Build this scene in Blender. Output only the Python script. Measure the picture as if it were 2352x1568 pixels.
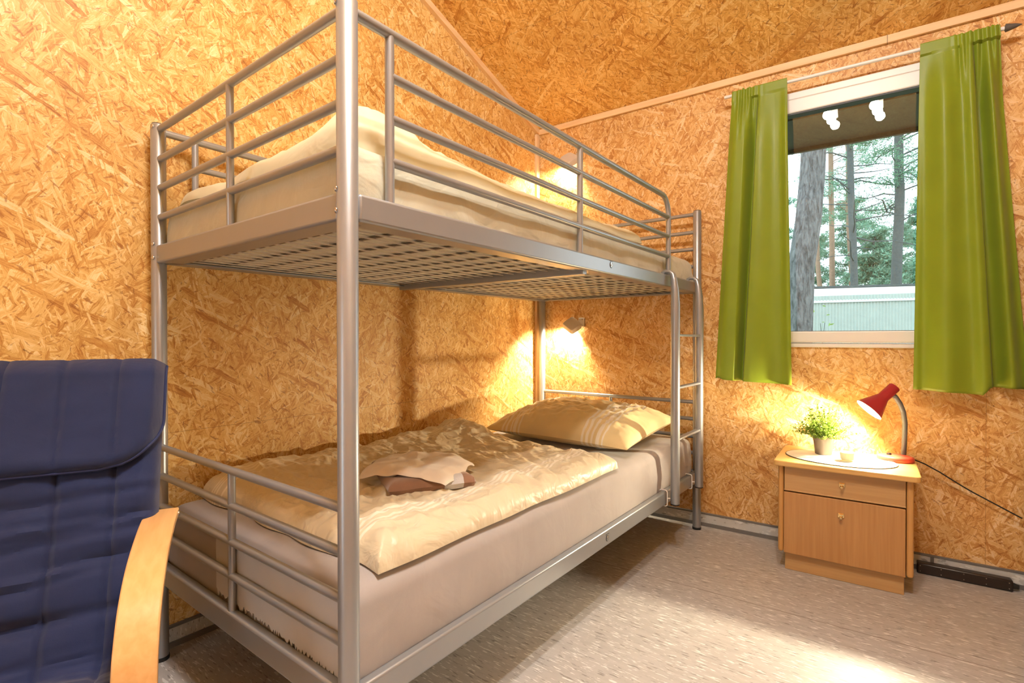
import bpy, math, random
from math import sin, cos, pi, radians, sqrt, exp
from mathutils import Vector, Matrix, noise
random.seed(7)
S = bpy.context.scene
COL = S.collection
for o in list(bpy.data.objects):
    bpy.data.objects.remove(o)

# ------------------------------------------------------------------ camera, world, exposure
CAM = Vector((1.8084, -2.6742, 0.9828)); YAW, PITCH, ROLL, FPX = -0.6531, -0.0074, -0.0009, 1183.06
fw = Vector((sin(YAW)*cos(PITCH), cos(YAW)*cos(PITCH), sin(PITCH)))
rt = Vector((cos(YAW), -sin(YAW), 0)); up = rt.cross(fw)
r2 = rt*cos(ROLL)+up*sin(ROLL); u2 = up*cos(ROLL)-rt*sin(ROLL)
cd = bpy.data.cameras.new('camera'); co = bpy.data.objects.new('camera', cd); COL.objects.link(co)
cd.sensor_fit = 'HORIZONTAL'; cd.sensor_width = 36; cd.lens = 36*FPX/2352; cd.clip_start = 0.02; cd.clip_end = 300
m = Matrix((r2, u2, -fw)).transposed().to_4x4(); m.translation = CAM; co.matrix_world = m
S.camera = co
w = bpy.data.worlds.new('sky'); S.world = w; w.use_nodes = True
wn = w.node_tree.nodes; wl = w.node_tree.links
bgn = wn['Background']; bgn.inputs['Strength'].default_value = 3.4
tc = wn.new('ShaderNodeTexCoord'); nz = wn.new('ShaderNodeTexNoise'); nz.inputs['Scale'].default_value = 3
rp = wn.new('ShaderNodeValToRGB'); rp.color_ramp.elements[0].color = (.70, .86, 1, 1); rp.color_ramp.elements[1].color = (1, 1, 1, 1)
rp.color_ramp.elements[0].position = .35; rp.color_ramp.elements[1].position = .6
wl.new(tc.outputs['Generated'], nz.inputs['Vector']); wl.new(nz.outputs['Fac'], rp.inputs['Fac']); wl.new(rp.outputs['Color'], bgn.inputs['Color'])
S.view_settings.view_transform = 'Standard'; S.view_settings.look = 'None'
S.view_settings.exposure = 0.22; S.view_settings.gamma = 1.0; S.view_settings.use_curve_mapping = False
WARM = (1.0, .84, .58); CEILC = (1.0, .97, .94)
P_CEIL, P_SPOT, P_DESK, P_READ = 19.0, 52.0, 80.0, 62.0     # lamp powers (W)

# ------------------------------------------------------------------ frame of the room
TH, C0 = 0.0448, 0.032                      # the window wall runs 2.6 degrees off the bed's head end
EX = Vector((cos(TH), sin(TH), 0)); EN = Vector((sin(TH), -cos(TH), 0)); W0 = Vector((0, C0, 0))
def WP(s, t, z): return W0+EX*s+EN*t+Vector((0, 0, z))
XL = -0.053                                  # plane of the left wall
BW, BL, BH = 0.957, 2.08, 1.63               # bunk bed, centre to centre of its posts

# ------------------------------------------------------------------ mesh builder
class MB:
    def __init__(s): s.v = []; s.f = []
    def add(s, v, f):
        n = len(s.v); s.v += [Vector(p) for p in v]; s.f += [[i+n for i in q] for q in f]; return s
    def box(s, a, b):
        x0, y0, z0 = a; x1, y1, z1 = b
        return s.add([(x0,y0,z0),(x1,y0,z0),(x1,y1,z0),(x0,y1,z0),(x0,y0,z1),(x1,y0,z1),(x1,y1,z1),(x0,y1,z1)],
                     [(3,2,1,0),(4,5,6,7),(0,1,5,4),(1,2,6,5),(2,3,7,6),(3,0,4,7)])
    def obox(s, c, ax, ay, az):
        c = Vector(c); ax = Vector(ax); ay = Vector(ay); az = Vector(az)
        return s.add([c-ax-ay-az, c+ax-ay-az, c+ax+ay-az, c-ax+ay-az, c-ax-ay+az, c+ax-ay+az, c+ax+ay+az, c-ax+ay+az],
                     [(3,2,1,0),(4,5,6,7),(0,1,5,4),(1,2,6,5),(2,3,7,6),(3,0,4,7)])
    def tube(s, path, r, n=14, cap=True, sq=None):
        path = [Vector(p) for p in path]; N = len(path)
        rr = r if isinstance(r, (list, tuple)) else [r]*N
        T = []
        for i in range(N):
            d = (path[min(i+1, N-1)]-path[max(i-1, 0)]); T.append(d.normalized())
        a = Vector((0, 0, 1)) if abs(T[0].z) < .9 else Vector((1, 0, 0))
        u = T[0].cross(a).normalized(); V = []; F = []
        for i in range(N):
            u = (u-T[i]*u.dot(T[i])).normalized(); b = T[i].cross(u)
            for k in range(n):
                an = 2*pi*k/n
                V.append(path[i]+(u*cos(an)+b*sin(an))*rr[i])
        for i in range(N-1):
            for k in range(n):
                F.append((i*n+k, i*n+(k+1) % n, (i+1)*n+(k+1) % n, (i+1)*n+k))
        if cap:
            F.append(tuple(reversed(range(n)))); F.append(tuple(range((N-1)*n, N*n)))
        return s.add(V, F)
    def lathe(s, prof, c=(0, 0, 0), n=32, axis=None, cap=True):
        c = Vector(c); az = Vector(axis).normalized() if axis else Vector((0, 0, 1))
        a = Vector((1, 0, 0)) if abs(az.x) < .9 else Vector((0, 1, 0))
        ux = (a-az*a.dot(az)).normalized(); uy = az.cross(ux); V = []; F = []; N = len(prof)
        for r, h in prof:
            for k in range(n):
                an = 2*pi*k/n; V.append(c+az*h+(ux*cos(an)+uy*sin(an))*r)
        for i in range(N-1):
            for k in range(n):
                F.append((i*n+k, i*n+(k+1) % n, (i+1)*n+(k+1) % n, (i+1)*n+k))
        if cap:
            F.append(tuple(reversed(range(n)))); F.append(tuple(range((N-1)*n, N*n)))
        return s.add(V, F)
    def grid(s, fn, nu, nv):
        V = [fn(i/nu, j/nv) for j in range(nv+1) for i in range(nu+1)]
        F = [(j*(nu+1)+i, j*(nu+1)+i+1, (j+1)*(nu+1)+i+1, (j+1)*(nu+1)+i) for j in range(nv) for i in range(nu)]
        return s.add(V, F)
    def shell(s, top, bot, nu, nv):                      # two sheets joined round their rim
        n0 = len(s.v); s.grid(top, nu, nv); n1 = len(s.v); w_ = nu+1
        V = [bot(i/nu, j/nv) for j in range(nv+1) for i in range(nu+1)]
        F = [((j+1)*w_+i, (j+1)*w_+i+1, j*w_+i+1, j*w_+i) for j in range(nv) for i in range(nu)]
        s.add(V, F)
        rim = [i for i in range(nu)]+[j*w_+nu for j in range(nv)]+[nv*w_+i for i in range(nu, 0, -1)]+[j*w_ for j in range(nv, 0, -1)]
        for a, b in zip(rim, rim[1:]+rim[:1]):
            s.f.append([n0+b, n0+a, n1+a, n1+b])
        return s
    def prism(s, poly, off):                             # polygon (3D points) pushed along off
        n = len(poly); off = Vector(off); P = [Vector(p) for p in poly]
        return s.add(P+[p+off for p in P], [tuple(reversed(range(n))), tuple(range(n, 2*n))]+[(i, (i+1) % n, n+(i+1) % n, n+i) for i in range(n)])

ROOTM = {}
def obj(name, mb, mat, parent=None, smooth=True, bevel=0, world=False, sub=0, seg=2, label=None):
    r = parent
    vs = mb.v
    if parent is not None and world:
        top = parent
        while top.parent: top = top.parent
        inv = ROOTM[top.name].inverted(); vs = [inv @ p for p in vs]
    me = bpy.data.meshes.new(name); me.from_pydata([tuple(p) for p in vs], [], mb.f); me.update()
    o = bpy.data.objects.new(name, me); COL.objects.link(o)
    if parent is not None: o.parent = parent
    me.materials.append(mat)
    if bevel:
        b = o.modifiers.new('bevel', 'BEVEL'); b.width = bevel; b.segments = seg; b.limit_method = 'ANGLE'; b.angle_limit = radians(40); b.harden_normals = False
    if sub:
        q = o.modifiers.new('subdivision', 'SUBSURF'); q.levels = sub; q.render_levels = sub
    if smooth:
        me.polygons.foreach_set('use_smooth', [True]*len(me.polygons))
        if not sub:
            try: me.set_sharp_from_angle(angle=radians(42))
            except Exception: pass
    if label: o['label'] = label
    return o
def tag(o, label, cat, group=None, kind=None):
    o['label'] = label; o['category'] = cat
    if group: o['group'] = group
    if kind: o['kind'] = kind
    return o
def thing(name, label, cat, loc=(0, 0, 0), rz=0, group=None):
    o = bpy.data.objects.new(name, None); COL.objects.link(o); o.location = loc; o.rotation_euler = (0, 0, rz)
    o.empty_display_size = .1
    ROOTM[o.name] = Matrix.Translation(Vector(loc)) @ Matrix.Rotation(rz, 4, 'Z')
    return tag(o, label, cat, group)
def struct(name, mb, mat, label, cat, **k):
    o = obj(name, mb, mat, **k); ROOTM[o.name] = Matrix.Identity(4); return tag(o, label, cat, kind='structure')
def fn3(p, sc, oc=3): return noise.fractal(Vector(p)*sc, 1.0, 2.0, oc)      # about -1..1
def ridge(p, sc):
    return 1-abs(noise.noise(Vector(p)*sc))*2

# ------------------------------------------------------------------ materials
def mat(name):
    m_ = bpy.data.materials.new(name); m_.use_nodes = True; nt = m_.node_tree
    return m_, nt, nt.nodes['Principled BSDF']
def node(nt, t, **k):
    n = nt.nodes.new(t)
    for a, b in k.items():
        if a.startswith('i_'): n.inputs[a[2:].replace('_', ' ')].default_value = b
        else: setattr(n, a, b)
    return n
def simple(name, col, rough=.5, metal=0, bump=0, bscale=200, var=0, vscale=8, spec=.5, **k):
    m_, nt, b = mat(name); L = nt.links
    b.inputs['Base Color'].default_value = (*col, 1); b.inputs['Roughness'].default_value = rough; b.inputs['Metallic'].default_value = metal
    b.inputs['Specular IOR Level'].default_value = spec
    t = node(nt, 'ShaderNodeTexCoord')
    n = node(nt, 'ShaderNodeTexNoise', i_Scale=vscale, i_Detail=4.0); L.new(t.outputs['Object'], n.inputs['Vector'])
    mx = node(nt, 'ShaderNodeMix', data_type='RGBA'); v = var or .04
    mx.inputs[6].default_value = tuple(c*(1-v) for c in col)+(1,); mx.inputs[7].default_value = tuple(min(1, c*(1+v)) for c in col)+(1,)
    L.new(n.outputs['Fac'], mx.inputs[0]); L.new(mx.outputs[2], b.inputs['Base Color'])
    if bump:
        n2 = node(nt, 'ShaderNodeTexNoise', i_Scale=bscale, i_Detail=3.0); L.new(t.outputs['Object'], n2.inputs['Vector'])
        bp = node(nt, 'ShaderNodeBump', i_Strength=bump, i_Distance=.002); L.new(n2.outputs['Fac'], bp.inputs['Height']); L.new(bp.outputs['Normal'], b.inputs['Normal'])
    return m_
def emis(name, col, st):
    m_, nt, b = mat(name); b.inputs['Emission Color'].default_value = (*col, 1); b.inputs['Emission Strength'].default_value = st
    b.inputs['Base Color'].default_value = (.8, .8, .8, 1); return m_
def planar(nt, ax, rot=0):
    t = node(nt, 'ShaderNodeTexCoord'); sp = node(nt, 'ShaderNodeSeparateXYZ'); cb = node(nt, 'ShaderNodeCombineXYZ')
    nt.links.new(t.outputs['Object'], sp.inputs[0]); nt.links.new(sp.outputs[ax[0]], cb.inputs[0]); nt.links.new(sp.outputs[ax[1]], cb.inputs[1])
    return cb, sp
def stretch(nt, vec, ang, sx, sy, off):
    r = node(nt, 'ShaderNodeVectorRotate', rotation_type='Z_AXIS'); r.inputs['Angle'].default_value = ang
    nt.links.new(vec, r.inputs['Vector'])
    q = node(nt, 'ShaderNodeVectorMath', operation='MULTIPLY_ADD'); q.inputs[1].default_value = (sx, sy, 1); q.inputs[2].default_value = (off, off*1.7, 0)
    nt.links.new(r.outputs[0], q.inputs[0]); return q.outputs[0]
def ramp(nt, stops, interp='LINEAR'):
    r = node(nt, 'ShaderNodeValToRGB'); cr = r.color_ramp; cr.interpolation = interp
    while len(cr.elements) < len(stops): cr.elements.new(.5)
    for e, (p, c) in zip(cr.elements, stops): e.position = p; e.color = (*c, 1)
    return r
def osb(name, ax, seams=(), seed=0, gain=1.0, flip=0.0):
    """oriented strand board: layers of long chips at scattered angles, each chip its own shade and grain"""
    m_, nt, b = mat(name); L = nt.links
    cb, sp = planar(nt, ax)
    dn = node(nt, 'ShaderNodeTexNoise', noise_dimensions='2D', i_Scale=7.0, i_Detail=6.0, i_Roughness=.7); L.new(cb.outputs[0], dn.inputs['Vector'])
    dm = node(nt, 'ShaderNodeVectorMath', operation='MULTIPLY_ADD'); dm.inputs[1].default_value = (.024, .024, 0)
    L.new(dn.outputs['Color'], dm.inputs[0]); L.new(cb.outputs[0], dm.inputs[2]); vec = dm.outputs[0]
    gr, gg, gb_ = gain if isinstance(gain, tuple) else (gain,)*3
    A = [(p_, (c_[0]*gr, c_[1]*gg, c_[2]*gb_)) for p_, c_ in ((0, (.36, .14, .028)), (.22, (.55, .27, .066)), (.46, (.69, .41, .125)), (.72, (.80, .55, .22)), (1, (.88, .72, .42)))]
    # (angle, 1/length, 1/width, share hidden, shade spread)
    lay = [(flip+.35, 12, 42, 0, .30), (flip-.5, 8, 30, .45, .34), (flip+1.25, 10, 44, .55, .36), (flip+.05, 7, 30, .55, .36), (flip-1.0, 12, 64, .62, .42), (flip+.75, 9, 40, .66, .44), (flip-.2, 22, 130, .60, .40), (flip+.9, 26, 160, .66, .46), (flip+1.45, 20, 120, .70, .46), (flip+.15, 24, 140, .72, .46), (flip+1.9, 10, 46, .84, .62), (flip-.75, 24, 150, .76, .5), (flip-1.25, 22, 120, .76, .5), (flip+.3, 9, 60, .84, .66), (flip+1.1, 28, 170, .80, .5)]
    col = None
    for k, (an, sx, sy, thr, spr) in enumerate(lay):
        v = stretch(nt, vec, an, sx, sy, 3.1*k+seed*7.3)
        vo = node(nt, 'ShaderNodeTexVoronoi', voronoi_dimensions='2D', feature='F1'); vo.inputs['Scale'].default_value = 1; L.new(v, vo.inputs['Vector'])
        sc = node(nt, 'ShaderNodeSeparateColor'); L.new(vo.outputs['Color'], sc.inputs[0])
        gv = stretch(nt, vec, an, 16, 330, k*5.0)
        gn = node(nt, 'ShaderNodeTexNoise', noise_dimensions='2D', i_Scale=1.0, i_Detail=3.0); L.new(gv, gn.inputs['Vector'])
        ad = node(nt, 'ShaderNodeMath', operation='MULTIPLY_ADD'); ad.inputs[1].default_value = 1.1; L.new(gn.outputs['Fac'], ad.inputs[0])
        sb = node(nt, 'ShaderNodeMath', operation='MULTIPLY_ADD'); sb.inputs[1].default_value = spr*1.45; sb.inputs[2].default_value = -.03-spr*1.45*.5; L.new(sc.outputs[0], sb.inputs[0]); L.new(sb.outputs[0], ad.inputs[2])
        if col is None: col = ad.outputs[0]
        else:
            gt = node(nt, 'ShaderNodeMath', operation='GREATER_THAN'); gt.inputs[1].default_value = thr; L.new(sc.outputs[1], gt.inputs[0])
            op = node(nt, 'ShaderNodeMath', operation='MULTIPLY'); op.inputs[1].default_value = .82; L.new(gt.outputs[0], op.inputs[0])
            mx = node(nt, 'ShaderNodeMix'); L.new(op.outputs[0], mx.inputs[0]); L.new(col, mx.inputs[2]); L.new(ad.outputs[0], mx.inputs[3]); col = mx.outputs[0]
    rr = ramp(nt, A); L.new(col, rr.inputs['Fac']); col = rr.outputs['Color']
    # broad tone drift, resin-dark streaks and knots
    bn = node(nt, 'ShaderNodeTexNoise', noise_dimensions='2D', i_Scale=3.0, i_Detail=3.0); L.new(cb.outputs[0], bn.inputs['Vector'])
    br = ramp(nt, [(.3, (.88, .85, .80)), (.7, (1.05, 1.05, 1.05))]); L.new(bn.outputs['Fac'], br.inputs['Fac'])
    mu = node(nt, 'ShaderNodeMix', data_type='RGBA', blend_type='MULTIPLY'); mu.inputs[0].default_value = 1; L.new(col, mu.inputs[6]); L.new(br.outputs['Color'], mu.inputs[7]); col = mu.outputs[2]
    for an, sx, sy, lo, c, am in ((flip+.5, 20, 90, .66, (.30, .105, .022), .7), (flip-.6, 24, 120, .67, (.32, .12, .03), .7), (flip+1.3, 30, 110, .70, (.26, .10, .03), .7), (flip+.9, 50, 95, .775, (.05, .018, .006), .85), (flip-.3, 42, 80, .785, (.04, .016, .006), .85)):
        v = stretch(nt, vec, an, sx, sy, seed+sx)
        fnn = node(nt, 'ShaderNodeTexNoise', noise_dimensions='2D', i_Scale=1.0, i_Detail=3.5); L.new(v, fnn.inputs['Vector'])
        fr = ramp(nt, [(lo, (0, 0, 0)), (lo+.06, (am, am, am))]); L.new(fnn.outputs['Fac'], fr.inputs['Fac'])
        mx = node(nt, 'ShaderNodeMix', data_type='RGBA'); L.new(fr.outputs['Color'], mx.inputs[0]); L.new(col, mx.inputs[6]); mx.inputs[7].default_value = (*c, 1); col = mx.outputs[2]
    for a, pos, lo, hi in seams:                          # panel joints: thin dark line at a coordinate, between lo and hi of the other axis
        o_ = ax[1-ax.index(a)]
        d = node(nt, 'ShaderNodeMath', operation='SUBTRACT'); d.inputs[1].default_value = pos; L.new(sp.outputs[a], d.inputs[0])
        ab = node(nt, 'ShaderNodeMath', operation='ABSOLUTE'); L.new(d.outputs[0], ab.inputs[0])
        lt = node(nt, 'ShaderNodeMath', operation='LESS_THAN'); lt.inputs[1].default_value = .0009; L.new(ab.outputs[0], lt.inputs[0])
        c1 = node(nt, 'ShaderNodeMath', operation='COMPARE'); c1.inputs[1].default_value = (lo+hi)/2; c1.inputs[2].default_value = (hi-lo)/2; L.new(sp.outputs[o_], c1.inputs[0])
        an_ = node(nt, 'ShaderNodeMath', operation='MULTIPLY'); L.new(lt.outputs[0], an_.inputs[0]); L.new(c1.outputs[0], an_.inputs[1])
        hf_ = node(nt, 'ShaderNodeMath', operation='MULTIPLY'); hf_.inputs[1].default_value = .55; L.new(an_.outputs[0], hf_.inputs[0])
        mx = node(nt, 'ShaderNodeMix', data_type='RGBA'); L.new(hf_.outputs[0], mx.inputs[0]); L.new(col, mx.inputs[6]); mx.inputs[7].default_value = (.22, .10, .03, 1); col = mx.outputs[2]
    L.new(col, b.inputs['Base Color']); b.inputs['Roughness'].default_value = .5; b.inputs['Specular IOR Level'].default_value = .35
    return m_
def wood(name, c0, c1, axis, rough=.4, sc=60, stretchv=3, spec=.5):
    """straight veneer grain along one object axis (0,1,2)"""
    m_, nt, b = mat(name); L = nt.links
    t = node(nt, 'ShaderNodeTexCoord'); mp = node(nt, 'ShaderNodeMapping'); s_ = [sc]*3; s_[axis] = stretchv; mp.inputs['Scale'].default_value = s_
    L.new(t.outputs['Object'], mp.inputs['Vector'])
    n = node(nt, 'ShaderNodeTexNoise', i_Scale=1.0, i_Detail=5.0, i_Distortion=.4); L.new(mp.outputs[0], n.inputs['Vector'])
    r = ramp(nt, [(.25, c0), (.75, c1)]); L.new(n.outputs['Fac'], r.inputs['Fac']); L.new(r.outputs['Color'], b.inputs['Base Color'])
    b.inputs['Roughness'].default_value = rough; b.inputs['Specular IOR Level'].default_value = spec
    return m_
def lino(name, base, light, dark, rot=0):
    m_, nt, b = mat(name); L = nt.links
    t = node(nt, 'ShaderNodeTexCoord'); mp = node(nt, 'ShaderNodeMapping'); mp.inputs['Rotation'].default_value = (0, 0, rot); mp.inputs['Scale'].default_value = (22, 130, 60)
    L.new(t.outputs['Object'], mp.inputs['Vector'])
    col = None
    cur = node(nt, 'ShaderNodeRGB'); cur.outputs[0].default_value = (*base, 1); col = cur.outputs[0]
    big = node(nt, 'ShaderNodeTexNoise', i_Scale=.35, i_Detail=4.0); L.new(mp.outputs[0], big.inputs['Vector'])
    rb = ramp(nt, [(.3, (.90, .90, .89)), (.7, (1.06, 1.06, 1.06))]); L.new(big.outputs['Fac'], rb.inputs['Fac'])
    mu = node(nt, 'ShaderNodeMix', data_type='RGBA', blend_type='MULTIPLY'); mu.inputs[0].default_value = 1; L.new(col, mu.inputs[6]); L.new(rb.outputs['Color'], mu.inputs[7]); col = mu.outputs[2]
    for off, lo, c in ((0, .60, light), (37, .605, dark), (71, .63, light)):
        ad = node(nt, 'ShaderNodeVectorMath', operation='ADD'); ad.inputs[1].default_value = (off, off, off); L.new(mp.outputs[0], ad.inputs[0])
        n = node(nt, 'ShaderNodeTexNoise', i_Scale=1.0, i_Detail=3.5); L.new(ad.outputs[0], n.inputs['Vector'])
        r = ramp(nt, [(lo, (0, 0, 0)), (lo+.04, (.85, .85, .85))]); L.new(n.outputs['Fac'], r.inputs['Fac'])
        mx = node(nt, 'ShaderNodeMix', data_type='RGBA'); L.new(r.outputs['Color'], mx.inputs[0]); L.new(col, mx.inputs[6]); mx.inputs[7].default_value = (*c, 1); col = mx.outputs[2]
    L.new(col, b.inputs['Base Color']); b.inputs['Roughness'].default_value = .42; b.inputs['Specular IOR Level'].default_value = .4
    return m_, nt, b, col
def cloth(name, col, rough=.7, sheen=.2, bump=.15, bscale=600, trans=0, stripes=None, spec=.3, wr=0, wsc=9, var=.05):
    m_, nt, b = mat(name); L = nt.links
    t = node(nt, 'ShaderNodeTexCoord')
    n = node(nt, 'ShaderNodeTexNoise', i_Scale=7.0, i_Detail=4.0); L.new(t.outputs['Object'], n.inputs['Vector'])
    r = ramp(nt, [(.3, tuple(c*(1-var) for c in col)), (.7, tuple(min(1, c*(1+var)) for c in col))]); L.new(n.outputs['Fac'], r.inputs['Fac']); out = r.outputs['Color']
    if stripes:                                           # woven bands: (object axis, list of (centre, half width), colour)
        ax, bands, sc_ = stripes; sp = node(nt, 'ShaderNodeSeparateXYZ'); L.new(t.outputs['Object'], sp.inputs[0])
        for c_, h_ in bands:
            cm = node(nt, 'ShaderNodeMath', operation='COMPARE'); cm.inputs[1].default_value = c_; cm.inputs[2].default_value = h_; L.new(sp.outputs[ax], cm.inputs[0])
            mx = node(nt, 'ShaderNodeMix', data_type='RGBA'); L.new(cm.outputs[0], mx.inputs[0]); L.new(out, mx.inputs[6]); mx.inputs[7].default_value = (*sc_, 1); out = mx.outputs[2]
    L.new(out, b.inputs['Base Color']); b.inputs['Roughness'].default_value = rough; b.inputs['Specular IOR Level'].default_value = spec
    b.inputs['Sheen Weight'].default_value = sheen
    n2 = node(nt, 'ShaderNodeTexNoise', i_Scale=bscale, i_Detail=2.0); L.new(t.outputs['Object'], n2.inputs['Vector'])
    bp = node(nt, 'ShaderNodeBump', i_Strength=bump, i_Distance=.001); L.new(n2.outputs['Fac'], bp.inputs['Height'])
    if wr:
        n3 = node(nt, 'ShaderNodeTexNoise', i_Scale=wsc, i_Detail=3.0, i_Distortion=1.2); L.new(t.outputs['Object'], n3.inputs['Vector'])
        b2 = node(nt, 'ShaderNodeBump', i_Strength=wr, i_Distance=.03); L.new(n3.outputs['Fac'], b2.inputs['Height']); L.new(b2.outputs['Normal'], bp.inputs['Normal'])
    L.new(bp.outputs['Normal'], b.inputs['Normal'])
    if trans:
        tr = node(nt, 'ShaderNodeBsdfTranslucent'); L.new(out, tr.inputs['Color']); ms = node(nt, 'ShaderNodeMixShader'); ms.inputs[0].default_value = trans
        L.new(b.outputs[0], ms.inputs[1]); L.new(tr.outputs[0], ms.inputs[2]); L.new(ms.outputs[0], nt.nodes['Material Output'].inputs['Surface'])
    return m_

M = {}
M['osb_left'] = osb('osb board left', [1, 2], seams=[(2, .681, -3.6, .05), (1, -1.25, .0, .681), (2, 1.93, -3.6, .05)], seed=1, flip=.2)
M['osb_right'] = osb('osb board window wall', [0, 2], seams=[(0, 2.065, 0, .80), (2, .80, 1.9, 3.2), (2, 2.155, -.1, 3.2), (2, .681, -.1, .9)], seed=2, flip=.1, gain=(.99, .955, 1.06))
M['osb_ceil'] = osb('osb board ceiling', [0, 1], seams=[(1, -.60, -.1, 3.2), (1, -1.85, -.1, 3.2)], seed=3, flip=.25, gain=(1.13, 1.11, .98))
M['osb_back'] = osb('osb board back', [0, 2], seed=4)
M['osb_side'] = osb('osb board side', [1, 2], seed=5)
M['floor'], fnt, fb, fcol = lino('linoleum floor', (.43, .41, .40), (.72, .71, .69), (.22, .20, .185), rot=-TH)
sp_ = node(fnt, 'ShaderNodeSeparateXYZ'); tcf = node(fnt, 'ShaderNodeTexCoord'); fnt.links.new(tcf.outputs['Object'], sp_.inputs[0])
sk = node(fnt, 'ShaderNodeMath', operation='MULTIPLY_ADD'); sk.inputs[1].default_value = -.0448; fnt.links.new(sp_.outputs[0], sk.inputs[0]); fnt.links.new(sp_.outputs[1], sk.inputs[2])
cmp_ = node(fnt, 'ShaderNodeMath', operation='COMPARE'); cmp_.inputs[1].default_value = -.689; cmp_.inputs[2].default_value = .0017; fnt.links.new(sk.outputs[0], cmp_.inputs[0])
mxf = node(fnt, 'ShaderNodeMix', data_type='RGBA'); fnt.links.new(cmp_.outputs[0], mxf.inputs[0]); fnt.links.new(fcol, mxf.inputs[6]); mxf.inputs[7].default_value = (.2, .16, .13, 1)
fnt.links.new(mxf.outputs[2], fb.inputs['Base Color'])
M['skirt'] = lino('linoleum skirting', (.58, .60, .60), (.80, .82, .82), (.30, .30, .29))[0]
M['skirt_dark'] = simple('grey plastic skirting profile', (.16, .16, .16), .5)
M['pine'] = wood('pale planed pine', (.72, .46, .22), (.84, .60, .34), 0, .5, 40, 2)
M['pine_y'] = wood('pale planed pine slope', (.72, .46, .22), (.84, .60, .34), 1, .5, 40, 2)
M['pine_z'] = wood('pale planed pine upright', (.72, .50, .28), (.84, .64, .40), 2, .5, 40, 2)
M['metal'] = simple('silver grey painted steel', (.355, .375, .405), .34, .6, var=.03, vscale=30, bump=.03, bscale=900)
M['metal_in'] = simple('silver grey steel wire', (.60, .55, .48), .45, .3)
M['wire_shade'] = simple('steel wire in gap shade colour', (.13, .10, .075), .5, .3)  # dark colour stands for the shaded gaps between mattress bulges
M['black'] = simple('black rubber', (.012, .012, .012), .5)
M['blackp'] = simple('black plastic', (.018, .013, .011), .32, bump=.04, bscale=80)
M['screw'] = simple('bright steel screw', (.6, .6, .6), .25, 1)
M['hole'] = simple('dark slot', (.02, .02, .02), .6)
M['pvc'] = simple('white window plastic', (.80, .78, .75), .35)
M['gasket'] = simple('dark window seal', (.03, .03, .035), .5)
M['white'] = simple('white lacquered steel', (.80, .79, .77), .3)
M['beige'] = simple('beige lamp plastic', (.62, .54, .44), .5)
M['sheet_low'] = cloth('rose beige jersey sheet', (.35, .315, .305), .85, .3, .25, 900, wr=.10, wsc=7)
M['sheet_up'] = cloth('cream fleece sheet', (.56, .53, .40), .9, .4, .4, 500, wr=.3, wsc=9)
stripes_d = [(x, .004) for x in (-.34, -.325, -.31, -.28, .30, .315, .335, .35)]
M['duvet'] = cloth('cream cotton satin duvet cover', (.62, .53, .37), .40, .15, .10, 700, stripes=(0, stripes_d, (.76, .68, .54)), spec=.45, wr=.42, wsc=11)
M['hem'] = cloth('pale grey satin cloth', (.52, .53, .55), .5, .1, .1, 700, spec=.4)
M['duvet_up'] = cloth('pale cream duvet cover', (.74, .69, .49), .55, .15, .10, 700, spec=.4, wr=.2, wsc=7)
stripes_p = [(-.285, .006), (-.262, .006), (-.235, .004), (-.215, .009), (-.19, .004), (.165, .006), (.19, .007), (.215, .005), (.245, .009), (.27, .004)]
M['pillow'] = cloth('cream striped pillowcase', (.72, .57, .30), .5, .15, .10, 700, stripes=(0, stripes_p, (.80, .72, .58)), spec=.4, wr=.10, wsc=10)
M['towel_b'] = cloth('brown terry towel', (.25, .13, .075), .95, .5, 1.0, 420, stripes=(0, [(.062, .03)], (.50, .47, .45)), var=.12)
M['towel_c'] = cloth('cream terry towel', (.70, .60, .48), .95, .4, .7, 500)
M['curtain'] = cloth('lime green satin curtain', (.275, .37, .022), .42, .1, .06, 500, trans=.28, spec=.45)
M['navy'] = cloth('navy blue cotton cover', (.010, .020, .082), .8, .25, .3, 700, wr=.08, wsc=10, spec=.3, var=.1)
M['navy_pipe'] = cloth('navy piping', (.018, .028, .10), .6, .1, .1, 700)
M['birch'] = wood('birch veneer', (.66, .36, .13), (.78, .47, .20), 0, .33, 70, 2.5)
M['oak_top'] = wood('golden oak veneer top', (.60, .34, .10), (.72, .45, .16), 0, .28, 70, 3, .5)
M['oak_door'] = wood('oak veneer door', (.42, .205, .068), (.53, .29, .108), 2, .4, 80, 3)
M['oak_drawer'] = wood('oak veneer drawer front', (.46, .265, .105), (.55, .34, .145), 0, .4, 70, 3)
M['oak_side'] = wood('honey coloured oak edge', (.50, .255, .075), (.60, .33, .11), 2, .4, 70, 3)
M['oak_dark'] = simple('dark cabinet gap', (.05, .025, .012), .7)
M['brass'] = simple('polished brass', (.72, .55, .28), .18, 1)
M['mat'] = simple('white woven mat', (.80, .76, .68), .8, bump=.6, bscale=260)
M['mat_edge'] = simple('dark mat binding', (.06, .045, .03), .8)
M['pot'] = simple('taupe plastic pot', (.17, .13, .10), .5)
M['soil'] = simple('dark potting soil', (.02, .014, .01), 1)
M['leaf'] = cloth('small green leaves', (.20, .30, .045), .6, 0, 0, 50, trans=.35, var=.35)
M['wax'] = simple('cream candle wax', (.80, .66, .42), .5)
M['lampred'] = simple('glossy red lampshade', (.36, .022, .028), .25)
M['lampred_base'] = simple('coral red lamp base', (.62, .085, .05), .3)
M['lampin'] = simple('white inside of lampshade', (.85, .83, .78), .5)
M['grey'] = simple('grey flexible hose', (.10, .095, .09), .5)
M['bulb'] = emis('lit warm bulb', (1, .86, .62), 40)
M['readbulb'] = emis('lit reading bulb', (1, .90, .70), 45)
M['spotglass'] = emis('lit frosted glass', (1, .88, .70), 20)
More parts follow.
